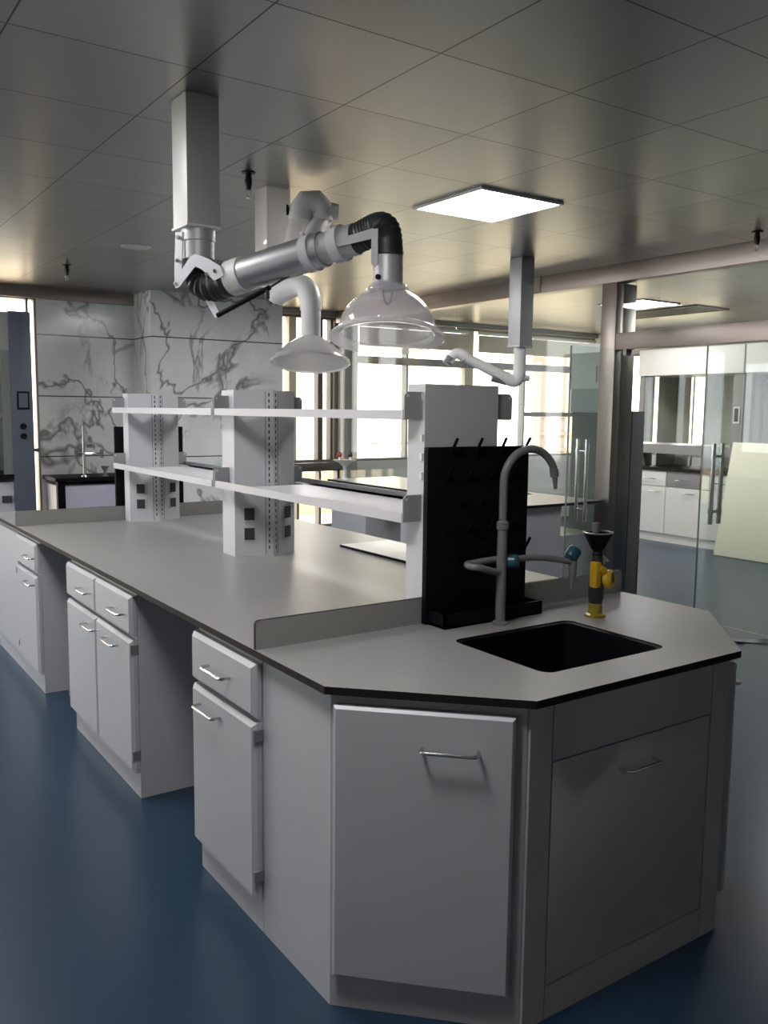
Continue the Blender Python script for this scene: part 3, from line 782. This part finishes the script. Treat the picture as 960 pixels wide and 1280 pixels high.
MB().cyl(T(-.005), T(.06), .0655, n=32).build('tube_socket', M['plastic_white'], ea)
MB().cyl(T(.05), T(TL - .13), .062, n=36).build('arm_tube', M['alu_tube'], ea)
MB().cyl(T(TL - .14), T(TL + .005), .054, n=36).build('inner_tube', M['alu_soft'], ea)
def clamp(d, r, wd=.04, m='alu_soft'):
    k = MB().cyl(T(d), T(d + wd), r, n=32)
    k.cyl(T(d + wd / 2, r * .5, r * .78), T(d + wd / 2, r * .75, r * .95), .008, n=8)
    return k.build('clamp_ring', M['rack_white'], ea)
clamp(TL - .20, .0665, .035); clamp(TL - .085, .063, .04)
# lambda shaped link plates at the elbow
def plate(poly, w, th, name, m):
    k = MB(); k.hexa([A(a, z, w) for a, z in poly], [A(a, z, w + th) for a, z in poly]); return k.build(name, M[m], ea)
for w in (.062, -.067):
    plate([(-.055, 2.175), (-.020, 2.175), (-.026, 2.03), (-.042, 1.975), (-.062, 1.985), (-.064, 2.02)], w, .004, 'link_plate', 'alu_soft')
    plate([(-.066, 1.988), (-.052, 1.968), (-.036, 1.972), (.045, 2.043), (.075, 2.030), (.135, 1.985), (.180, 2.000), (.165, 2.035), (.11, 2.066), (.045, 2.088), (.018, 2.078)], w + .005, .004, 'link_plate', 'alu_soft')
bl = MB()
for a, z in ((-.038, 2.155), (-.042, 2.07), (-.05, 1.985), (.14, 2.02), (.10, 2.01)): bl.cyl(A(a, z, .066), A(a, z, .075), .007, n=10)
bl.build('link_bolts', M['chrome'], ea)
# gas spring below the tube
plate([(.02, 1.95), (.06, 1.95), (.105, 1.872), (.098, 1.858), (.08, 1.860)], .0, .006, 'spring_bracket', 'alu_soft')
gs = MB().cyl(A(.10, 1.867, .012), A(.345, 1.956, .012), .0095, n=14); gs.build('gas_spring', M['black'], ea)
MB().cyl(A(.335, 1.952, .012), A(.47, 2.008, .012), .004, n=10).build('spring_rod', M['black_rubber'], ea)
MB().cyl(A(.335, 1.95, .012), A(.335, 1.915, .012), .008, n=10).build('spring_stop', M['black_rubber'], ea)
# second elbow, collar and dome
zc = 2.045
e2p = bez(T(TL - .005), T(TL + .085), A(LA, 2.185), A(LA, zc - .01), 36)
MB().tube(e2p, lambda t: .0505 + .0018 * math.sin(t * 2 * PI * 17), 28).build('elbow_bellows', M['black_rubber'], ea)
for w in (.052, -.056):
    plate([(t1[0] - .06, 2.088), (t1[0] + .10, 2.115), (t1[0] + .125, 2.107), (t1[0] + .125, 2.085), (t1[0] + .10, 2.082), (t1[0] - .06, 2.064)], w, .004, 'link_plate', 'alu_soft')
    plate([(t1[0] + .10, 2.112), (t1[0] + .125, 2.112), (t1[0] + .125, 2.0), (t1[0] + .113, 1.99), (t1[0] + .10, 2.0)], w + .005, .004, 'link_plate', 'alu_soft')
hc = A(LA, 0)
tilt = (dirh.cross(UP), math.radians(-5))
def hood_lathe(prof, name, m, parent, n=56, closed=True):
    k = MB().lathe((hc.x, hc.y, 0), prof, n, closed=closed)
    k.rot((hc.x, hc.y, 1.99), (.82, -.57, 0), math.radians(-12))
    return k.build(name, M[m], parent)
hood_lathe([(0, 1.925), (.049, 1.925), (.051, 1.93), (.051, 2.035), (.053, 2.038), (.053, 2.05), (.046, 2.052), (0, 2.052)], 'hood_collar', 'alu_soft', ea, closed=False)
hood_lathe([(.050, 1.93), (.066, 1.926), (.072, 1.915), (.072, 1.905), (.050, 1.905)], 'dome_neck', 'dome', ea)
R0, zr = .162, 1.768
outer = [(.050, zr + .152), (.068, zr + .149)] + [(R0 * math.sin(a), zr + .004 + .145 * math.cos(a)) for a in [PI * i / 40 for i in range(6, 21)]]
inner = [(max(r - .004, .046), z - .004 * (z - zr) / .13) for r, z in outer][::-1]
dm = hood_lathe(outer + inner, 'dome_hood', 'dome', ea, n=64)
hood_lathe([(R0 - .004, zr + .006), (R0 + .006, zr + .004), (R0 + .024, zr - .004), (R0 + .031, zr - .010), (R0 + .033, zr - .017), (R0 + .028, zr - .021), (R0 + .016, zr - .018), (R0 - .002, zr - .012), (R0 - .006, zr - .004)], 'dome_rim', 'dome_rim', dm, n=64)
MB().tube(bez(A(LA, 1.915, -.03), A(LA, 1.86, -.025), A(LA, 1.86, .025), A(LA, 1.915, .03), 12), .004, 8).build('wire_guard', M['grey_coat'], dm)
kn = MB()
kn.cyl(A(LA, 1.985, -.05), A(LA, 1.99, -.075), .006, n=10); kn.cyl(A(LA, 1.99, -.072), A(LA, 1.992, -.084), .011, n=12)
kn.cyl(A(LA, 1.955, .05), A(LA, 1.955, .068), .006, n=10); kn.cyl(A(LA, 1.955, .062), A(LA, 1.955, .07), .009, n=12)
kn.build('locking_knobs', M['black'], ea)

# ------------------------------------------------------------------ second arm, wrapped in plastic
eb = thing('fume_extraction_arm', (1.16, 2.85, CH), 'folded white extraction arm in plastic wrap with cone hood behind', 'extraction arm')
MB().box(1.085, 1.225, 2.79, 2.93, 2.30, CH - .001, .006).build('ceiling_column', M['wrap'], eb)
MB().lathe((1.155, 2.86, 2.16), [(0, 0), (.05, 0), (.056, .01), (.056, .14), (0, .14)], 24, closed=False).build('swivel_collar', M['wrap'], eb)
j = Vector((1.235, 2.60, 2.53)); k0 = Vector((1.15, 2.83, 2.13))
MB().tube(bez(k0 + Vector((0, .03, .05)), k0 + Vector((0, .0, -.04)), k0 + Vector((.02, -.08, -.03)), k0 + Vector((.03, -.10, .08)), 14), .05, 20).build('elbow', M['plastic_white'], eb)
MB().cyl(k0 + Vector((.02, -.09, .06)), j + Vector((-.05, .02, -.03)), .05, n=22).build('arm_tube', M['wrap'], eb)
jj = MB().tube([j + Vector((-.05, .02, -.06)), j + Vector((-.045, .02, -.01)), j + Vector((-.02, .01, .03)), j + Vector((.03, -.01, .035)), j + Vector((.06, -.02, .005)), j + Vector((.06, -.02, -.05))], lambda t: .058 + .008 * math.sin(t * PI), 22)
jj.cyl(j + Vector((.045, -.02, .0)), j + Vector((.13, -.06, -.005)), .05, .04, 20)
jj.build('elbow_joint', M['plastic_white'], eb)
MB().cyl(j + Vector((-.11, .05, -.005)), j + Vector((-.10, .045, -.005)), .026, n=16).build('joint_knob', M['black'], eb)
hp = Vector((1.118, 2.385, 0))
p_end = hp + Vector((-.03, .10, 2.10))
MB().cyl(j + Vector((.05, -.02, -.04)), p_end + Vector((-.02, .06, .02)), .045, n=22).build('arm_tube', M['plastic_white'], eb)
MB().tube(bez(p_end + Vector((-.06, .10, -.02)), p_end + Vector((.0, -.01, .05)), hp + Vector((.0, 0, 2.15)), hp + Vector((0, 0, 2.0)), 18), .053, 24).build('elbow', M['plastic_white'], eb)
MB().lathe((hp.x - .004, hp.y - .006, 1.845), [(0, 0), (.046, 0), (.048, .005), (.048, .20), (0, .20)], 24, closed=False).build('hood_collar', M['plastic_white'], eb)
hz = 1.735
pr = [(.050, .128), (.062, .126), (.076, .116), (.115, .090), (.150, .056), (.168, .034), (.190, .020), (.196, .008), (.190, 0), (.180, .004), (.162, .030), (.145, .052), (.11, .084), (.050, .118)]
def cone_part(m, name, mat):
    m.rot((hp.x, hp.y, hz + .2), (.82, -.57, 0), math.radians(-12)); return m.build(name, mat, eb)
cone_part(MB().lathe((hp.x, hp.y, hz), pr, 48), 'cone_hood', M['wrap'])
cone_part(MB().lathe((hp.x, hp.y, hz), [(0, .006), (.178, .006), (.178, .008), (0, .008)], 48, closed=False), 'film_cover', M['film'])

# ------------------------------------------------------------------ third arm over the wall bench
ec = thing('fume_extraction_arm', (3.62, 3.56, CH), 'small white extraction arm on a long square column by the partition', 'extraction arm')
MB().box(3.553, 3.683, 3.50, 3.63, 2.02, CH - .001, .003).build('ceiling_column', M['alu_soft'], ec)
MB().box(3.548, 3.688, 3.495, 3.635, 2.005, 2.02, .003).build('column_cap', M['alu_soft'], ec)
q = Vector((3.612, 3.56, 0))
MB().cyl(q + Vector((0, 0, 1.80)), q + Vector((0, 0, 2.005)), .045, n=22).build('drop_tube', M['plastic_white'], ec)
el = MB().tube(bez(q + Vector((0, 0, 1.83)), q + Vector((0, 0, 1.74)), q + Vector((-.03, .02, 1.73)), q + Vector((-.10, .06, 1.79)), 14), .047, 20)
el.cyl(q + Vector((.02, -.01, 1.775)), q + Vector((.075, -.03, 1.775)), .028, .022, 14)
el.build('elbow', M['plastic_white'], ec)
f0 = q + Vector((-.08, .05, 1.775)); f1 = q + Vector((-.36, .21, 1.925))
MB().cyl(f0, f1, .043, .036, 22).build('arm_tube', M['plastic_white'], ec)
MB().cyl(f0 + Vector((.0, 0, -.035)), f0 + Vector((-.10, .055, .0)), .022, .03, 14).build('joint_cover', M['grey_coat'], ec)
MB().tube(bez(f1, f1 + Vector((-.05, .03, .05)), f1 + Vector((-.09, .05, .03)), f1 + Vector((-.11, .06, -.04)), 12), lambda t: .046 - .012 * t, 18).build('elbow', M['plastic_white'], ec)
MB().cyl(f1 + Vector((-.10, .055, -.0)), f1 + Vector((-.13, .07, -.05)), .040, .034, 16).build('end_cap', M['grey_coat'], ec)

# ------------------------------------------------------------------ wall bench by the partition
BX, BY, BX1, BY1, BH = 3.50, 3.33, 4.34, 6.22, .82
tb = thing('bench_worktop', ((BX + BX1) / 2, (BY + BY1) / 2, BH), 'white worktop of the bench in front of the glass partition', 'worktop')
plate_with_hole([(BX, BY), (BX1, BY), (BX1, BY1), (BX, BY1)], [rrect(3.92, 4.24, 4.00, 4.42, .03)], BH - .022, BH).build('top_slab', None, tb, mats=[M['worktop'], M['dark_edge']], pick=lambda f: 0 if f.normal.z > .5 else 1)
s2 = thing('sink', (4.08, 4.21, BH - .2), 'small black sink in the white bench by the partition', 'sink')
b = MB()
b.ring_tube([loop3(3.922, 4.238, 4.002, 4.418, .029, BH - .003), loop3(3.94, 4.22, 4.02, 4.40, .025, BH - .19)], caps=False); b.face(loop3(3.94, 4.22, 4.02, 4.40, .025, BH - .19))
b.build('basin', M['black'], s2)
MB().lathe((4.08, 4.21, BH - .189), [(0, 0), (.03, 0), (.03, .004), (.02, .002), (0, .002)], 16, closed=False).build('drain', M['black_rubber'], s2)
def bench_cabinet(y0, y1, label, hz=.70):
    t = thing('base_cabinet', (3.8, (y0 + y1) / 2, 0), label, 'cabinet', 'white cabinets of the bench by the partition')
    MB().box(BX + .05, 4.32, y0 + .002, y1 - .002, 0, BH - .26).build('carcass', M['steel_white'], t)
    MB().box(BX + .05, 3.91, y0 + .002, y1 - .002, BH - .26, BH - .022).build('carcass_rim', M['steel_white'], t)
    o, u, n = (BX + .05, 0, 0), (0, 1, 0), (-1, 0, 0)
    d = MB().slab(o, u, n, y0 + .004, y1 - .004, .635, .775, .0, .022, .008).build('drawer', M['steel_white'], t)
    bar_handle(d, (BX + .028, 0, 0), u, n, (y0 + y1) / 2 - .06, (y0 + y1) / 2 + .06, hz)
    d = MB().slab(o, u, n, y0 + .004, y1 - .004, .10, .623, .0, .022, .008).build('door', M['steel_white'], t)
    bar_handle(d, (BX + .028, 0, 0), u, n, y0 + .06, y0 + .18, .58)
bench_cabinet(BY + .03, 4.98, 'white drawer cabinet at the near end of the bench by the partition')
bench_cabinet(5.55, 6.19, 'white cabinet at the far end of the bench by the partition')
# twin head eye wash on the far end of that bench
tw = thing('eye_wash_station', (3.62, 6.08, BH), 'white twin eye wash with red caps at the far end of the partition bench', 'eye wash')
wx, wy = 3.62, 6.08
MB().lathe((wx, wy, BH), [(0, 0), (.035, 0), (.03, .01), (.018, .02), (.018, .13), (.03, .15), (0, .15)], 18, closed=False).build('stem', M['plastic_white'], tw)
MB().lathe((wx, wy, BH + .14), [(0, 0), (.03, 0), (.06, .03), (.115, .055), (.12, .062), (.055, .04), (0, .035)], 28, closed=False).build('bowl', M['plastic_white'], tw)
for sx in (-1, 1):
    n_ = MB().cyl((wx + sx * .045, wy + sx * -.03, BH + .175), (wx + sx * .045, wy + sx * -.03, BH + .235), .012, n=12).build('spray_head', M['plastic_white'], tw)
    MB().ball((wx + sx * .045, wy + sx * -.03, BH + .25), .026).build('dust_cap', M['red' if sx < 0 else 'black_rubber'], n_)

# ------------------------------------------------------------------ small black sink unit by the marble wall
mu = thing('sink_bench', (1.5, 7.6, 0), 'black topped sink bench with lavender front by the marble wall', 'sink bench')
MB().box(1.045, 1.98, 7.10, 7.595, .815, .85, .003).build('worktop', M['black'], mu)
lg = MB().box(1.07, 1.14, 7.13, 7.19, 0, .815).box(1.63, 1.70, 7.13, 7.19, 0, .815)
lg.build('front_posts', M['black'], mu)
MB().box(1.08, 1.96, 7.20, 7.58, 0, .77).build('carcass', M['steel_white'], mu)
MB().box(1.14, 1.63, 7.15, 7.20, .10, .765, .003).build('front_panel', M['lavender'], mu)
MB().box(1.70, 1.97, 7.15, 7.20, .10, .765, .003).build('front_panel', M['steel_white'], mu)
tt = thing('laboratory_tap', (1.345, 7.2, .85), 'thin T shaped lab tap on the black bench by the marble wall', 'tap')
MB().cyl((1.345, 7.2, .85), (1.345, 7.2, 1.34), .014, n=12).build('column', M['chrome'], tt)
MB().lathe((1.345, 7.2, .85), [(0, 0), (.035, 0), (.03, .012), (0, .012)], 16, closed=False).build('base_collar', M['chrome'], tt)
MB().tube([(1.26, 7.17, 1.075), (1.345, 7.2, 1.075), (1.50, 7.17, 1.075)], .010, 10).build('side_arm', M['chrome'], tt)
for x in (1.26, 1.505):
    MB().cyl((x, 7.16, 1.03), (x, 7.17, 1.11), .012, .02, 12).build('nozzle', M['grey_plastic'], tt)
MB().box(1.37, 1.42, 7.18, 7.22, 1.13, 1.165, .004).build('knob', M['grey_plastic'], tt)
hs = thing('eye_wash_sprayer', (1.50, 7.15, .85), 'small dark hand sprayer on the black bench edge by the marble wall', 'eye wash')
MB().lathe((1.53, 7.16, .85), [(0, 0), (.03, 0), (.03, .01), (.018, .012), (.016, .05), (0, .05)], 14, closed=False).build('base_collar', M['grey_plastic'], hs)
MB().lathe((1.53, 7.16, .90), [(0, 0), (.012, 0), (.02, .01), (.04, .05), (0, .05)], 14, closed=False).build('spray_cup', M['grey_plastic'], hs)

# ------------------------------------------------------------------ slate blue fume hood at the left
fh = thing('fume_hood', (-.2, 7.0, 0), 'slate blue fume hood with glass sash at the left photo edge', 'fume hood')
FX, FY, FB = .60, 6.7, 7.42
MB().box(FX, .778, FY, FB, 0, 2.335, .004).build('side_post', M['hood_blue'], fh)
MB().box(-1.1, -.91, FY, FB, 0, 2.335, .004).build('side_post', M['hood_blue'], fh)
MB().box(-.91, FX, FY + .02, FB, 2.0, 2.325).build('header_panel', M['hood_grey'], fh)
MB().box(-.91, FX, FY, FB, .88, .93).build('worktop', M['black'], fh)
MB().box(-.91, FX, FY + .04, FB - .02, 0, .86).build('base_cabinet', M['steel_white'], fh)
MB().box(FX - .075, FX, FY + .01, FY + .06, .93, 2.0).build('sash_stile', M['green_grey'], fh)
MB().box(-.91, -.835, FY + .01, FY + .06, .93, 2.0).build('sash_stile', M['green_grey'], fh)
MB().box(-.835, FX - .075, FY + .01, FY + .06, 1.42, 1.47).build('sash_rail', M['green_grey'], fh)
MB().box(-.835, FX - .075, FY + .03, FY + .036, 1.0, 2.0).build('sash_pane', M['glass_door'], fh)
MB().box(-.91, FX, FB - .05, FB, .93, 2.0).build('back_panel', M['pale_green'], fh)
sc_ = MB().box(.645, .745, FY - .012, FY + .002, 1.495, 1.65, .002).build('display_panel', M['black'], fh)
MB().box(.658, .732, FY - .015, FY - .01, 1.51, 1.635).build('screen', M['hood_blue'], sc_)
for z in (1.347, 1.263): MB().cyl((.69, FY, z), (.69, FY - .035, z), .026, .022, 16).build('control_knob', M['black'], fh)
MB().box(.50, .58, FY + .025, FY + .045, .68, .74).build('base_socket', M['socket'], fh)

# ------------------------------------------------------------------ the glazed room
def white_hood(y0, y1, label):
    x0, x1 = 7.5, 8.25
    t = thing('fume_hood', (7.9, (y0 + y1) / 2, 0), label, 'fume hood', 'white fume hoods in the glazed room')
    n = 3; d = (y1 - y0) / n
    MB().box(x0 + .02, x1, y0, y1, .0, .845).build('base_carcass', M['hood_white'], t)
    for k in range(n):
        a, b_ = y0 + k * d + .003, y0 + (k + 1) * d - .003
        dr = MB().slab((x0 + .02, 0, 0), (0, 1, 0), (-1, 0, 0), a, b_, .665, .835, 0, .02, .005).build('drawer', M['hood_grey'] if k == 1 else M['hood_white'], t)
        bar_handle(dr, (x0, 0, 0), (0, 1, 0), (-1, 0, 0), (a + b_) / 2 - .09, (a + b_) / 2 + .09, .75, .025, .006)
        dr = MB().slab((x0 + .02, 0, 0), (0, 1, 0), (-1, 0, 0), a, b_, .10, .655, 0, .02, .005).build('door', M['hood_white'], t)
        bar_handle(dr, (x0, 0, 0), (0, 1, 0), (-1, 0, 0), a + .06, a + .22, .60, .025, .006)
    MB().box(x0 - .01, x1, y0, y1, .845, .885).build('worktop', M['dark_edge'], t)
    MB().box(x0 + .03, x1, y0, y0 + .13, .885, 2.26).build('side_post', M['hood_grey'], t)
    MB().box(x0 + .03, x0 + .10, y1 - .07, y1, .885, 2.26).build('side_post', M['hood_grey'], t)
    MB().box(x0, x1, y0, y1, 1.965, 2.27, .004).build('header_panel', M['hood_white'], t)
    MB().box(x0 + .03, x1 - .2, y0 + .13, y1 - .07, 1.05, 1.155).build('lower_rail', M['hood_grey'], t)
    MB().box(x0 + .025, x0 + .05, y0 + .13, y1 - .07, 1.155, 1.18).build('sash_rail', M['chrome'], t)
    MB().box(x0 + .035, x0 + .041, y0 + .13, y1 - .07, 1.17, 1.965).build('sash_pane', M['glass'], t)
    z0_, z1_ = .885, 1.965                     # rear and far side panels with slim glazed gaps
    for a, b_ in ((y0 + .13, y1 - .41), (y1 - .262, y1 - .24), (y1 - .205, y1)):
        MB().box(x1 - .012, x1, a, b_, z0_, z1_).build('back_panel', M['hood_beige'], t)
    MB().box(x1 - .008, x1 - .004, y1 - .41, y1 - .205, z0_, z1_).build('back_pane', M['glass'], t)
    for a, b_ in ((x0 + .10, x0 + .30), (x0 + .385, x1 - .012)):
        MB().box(a, b_, y1 - .012, y1, z0_, z1_).build('side_panel', M['hood_beige'], t)
    MB().box(x0 + .30, x0 + .385, y1 - .008, y1 - .004, z0_, z1_).build('side_pane', M['glass'], t)
    MB().box(x0 + .10, x1 - .012, y0 + .118, y0 + .13, z0_, z1_).build('side_panel', M['hood_beige'], t)
    sp = MB().box(x0 + .015, x0 + .03, y0 + .03, y0 + .105, 1.42, 1.60).build('control_panel', M['plastic_white'], t)
    MB().box(x0 + .010, x0 + .016, y0 + .045, y0 + .09, 1.44, 1.585).build('screen', M['socket'], sp)
    so = MB().box(x0 + .015, x0 + .03, y0 + .02, y0 + .11, .90, 1.06).build('socket_plate', M['plastic_white'], t)
    MB().box(x0 + .010, x0 + .016, y0 + .045, y0 + .085, .93, 1.03).build('socket', M['grey_plastic'], so)
    return t
white_hood(4.22, 5.62, 'white fume hood with one grey drawer seen through the glass doorway')
white_hood(2.80, 4.20, 'white fume hood behind the leaning cream board at the right edge')
lb = MB().box(0, .03, -.62, .62, 0, 1.24, .002)
lbo = lb.build('leaning_board', M['board'])
lbo.location = (7.20, 3.64, .004); lbo.rotation_euler = (math.radians(0), math.radians(11.5), 0)
tag(lbo, 'large cream board leaning in front of the fume hood at the right edge', 'board')
dp = thing('standing_panel', (4.70, 3.31, 0), 'dark charcoal panel standing behind the stainless post', 'panel')
MB().box(4.64, 4.79, 3.31, 3.42, 0, 1.535, .003).build('panel_body', M['dark_panel'], dp)
MB().box(4.775, 4.778, 3.305, 3.31, .02, .35).build('panel_seam', M['seam'], dp)
tc_ = thing('tall_cabinet', (5.3, 4.29, 0), 'tall green grey cabinet behind the open glass door leaf', 'cabinet')
MB().box(5.20, 5.40, 4.08, 4.50, 0, 1.52, .004).build('lower_body', M['green_grey'], tc_)
MB().box(5.19, 5.40, 4.02, 4.52, 1.52, 1.74, .004).build('band', M['teal_band'], tc_)
MB().box(5.18, 5.40, 4.00, 4.54, 1.74, 2.15, .004).build('upper_body', M['pale_green'], tc_)
lv = MB()
for k in range(4): lv.box(5.174, 5.18, 4.10 + k * .03, 4.11 + k * .03, 1.80, 1.95)
lv.build('louvre', M['teal_band'], tc_)
rb = thing('roller_blind', (5.6, 7.5, 2.4), 'cream roller blind across the top of the back windows', 'blind')
MB().box(4.72, k9(6.9), 7.52, 7.528, 2.30, 2.52).build('blind_cloth', M['blind'], rb)
MB().cyl((4.72, 7.52, 2.55), (k9(6.9), 7.52, 2.55), .025, n=12).build('roller', M['plastic_white'], rb)
rb2 = thing('roller_blind', (7.7, 7.5, 2.4), 'cream roller blind right of the thick beige mullion', 'blind')
MB().box(k9(7.1), 8.8, 7.52, 7.528, 2.30, 2.52).build('blind_cloth', M['blind'], rb2)
MB().cyl((k9(7.1), 7.52, 2.55), (8.8, 7.52, 2.55), .025, n=12).build('roller', M['plastic_white'], rb2)

fs = MB()
pp = [(4.02, 2.02), (4.10, 1.93), (4.20, 1.88), (4.28, 1.79), (4.36, 1.74)]
for i in range(4):
    (xa, ya), (xb, yb) = pp[i], pp[i + 1]; ha, hb = (.004, .018)[i % 2], (.018, .004)[i % 2]
    fs.hexa([(xa, ya, ha - .003), (xb, yb, hb - .003), (xb + .05, yb + .06, hb - .003), (xa + .05, ya + .06, ha - .003)], [(xa, ya, ha), (xb, yb, hb), (xb + .05, yb + .06, hb), (xa + .05, ya + .06, ha)])
bmesh.ops.remove_doubles(fs.bm, verts=fs.bm.verts, dist=.0005)
tag(fs.build('packing_strip', M['grey_plastic']), 'crumpled grey strip lying on the floor at the foot of the right glass door', 'strip')

# ------------------------------------------------------------------ light and camera
wd = bpy.data.worlds.new('overcast_sky'); S.world = wd; wd.use_nodes = True
nt = wd.node_tree; nt.nodes.clear()
bg = nt.nodes.new('ShaderNodeBackground'); wo = nt.nodes.new('ShaderNodeOutputWorld')
bg.inputs['Color'].default_value = (.94, .96, 1.0, 1); bg.inputs['Strength'].default_value = 4.3
# hazy bright sky: warmer towards the low sun behind the back windows, cooler on the left
tcw = nt.nodes.new('ShaderNodeTexCoord'); dtw = nt.nodes.new('ShaderNodeVectorMath'); dtw.operation = 'DOT_PRODUCT'
dtw.inputs[1].default_value = (.55, .83, .0)
nt.links.new(tcw.outputs['Generated'], dtw.inputs[0])
mrw = nt.nodes.new('ShaderNodeMapRange'); mrw.inputs['From Min'].default_value = -.2; mrw.inputs['From Max'].default_value = .9
nt.links.new(dtw.outputs['Value'], mrw.inputs['Value'])
mxw = nt.nodes.new('ShaderNodeMix'); mxw.data_type = 'RGBA'
mxw.inputs['A'].default_value = (.88, .94, 1.04, 1); mxw.inputs['B'].default_value = (1.06, .95, .78, 1)
nt.links.new(mrw.outputs['Result'], mxw.inputs['Factor']); nt.links.new(mxw.outputs['Result'], bg.inputs['Color'])
nt.links.new(bg.outputs[0], wo.inputs['Surface'])

cam = bpy.data.cameras.new('camera'); co = bpy.data.objects.new('camera', cam); COL.objects.link(co)
r = Vector((0.824358, -0.56596732, 0.01071817)); u = Vector((0.056408, 0.1009716, 0.99328892)); fw = Vector((0.5632513, 0.81822108, -0.11516183))
co.matrix_world = Matrix(((r.x, u.x, -fw.x, -1.0451774), (r.y, u.y, -fw.y, -1.4063097), (r.z, u.z, -fw.z, 1.514179), (0, 0, 0, 1)))
cam.sensor_fit = 'VERTICAL'; cam.sensor_height = 36; cam.sensor_width = 27; cam.lens = 1088.6 / 1280 * 36
cam.clip_start = .05; cam.clip_end = 200
S.camera = co
S.view_settings.view_transform = 'Standard'; S.view_settings.look = 'None'
S.view_settings.gamma = 1; S.view_settings.use_curve_mapping = False; S.view_settings.exposure = 0.38
S.cycles.use_denoising = True
S.cycles.max_bounces = 10; S.cycles.transparent_max_bounces = 24; S.cycles.diffuse_bounces = 5; S.cycles.glossy_bounces = 5
S.cycles.sample_clamp_indirect = 6
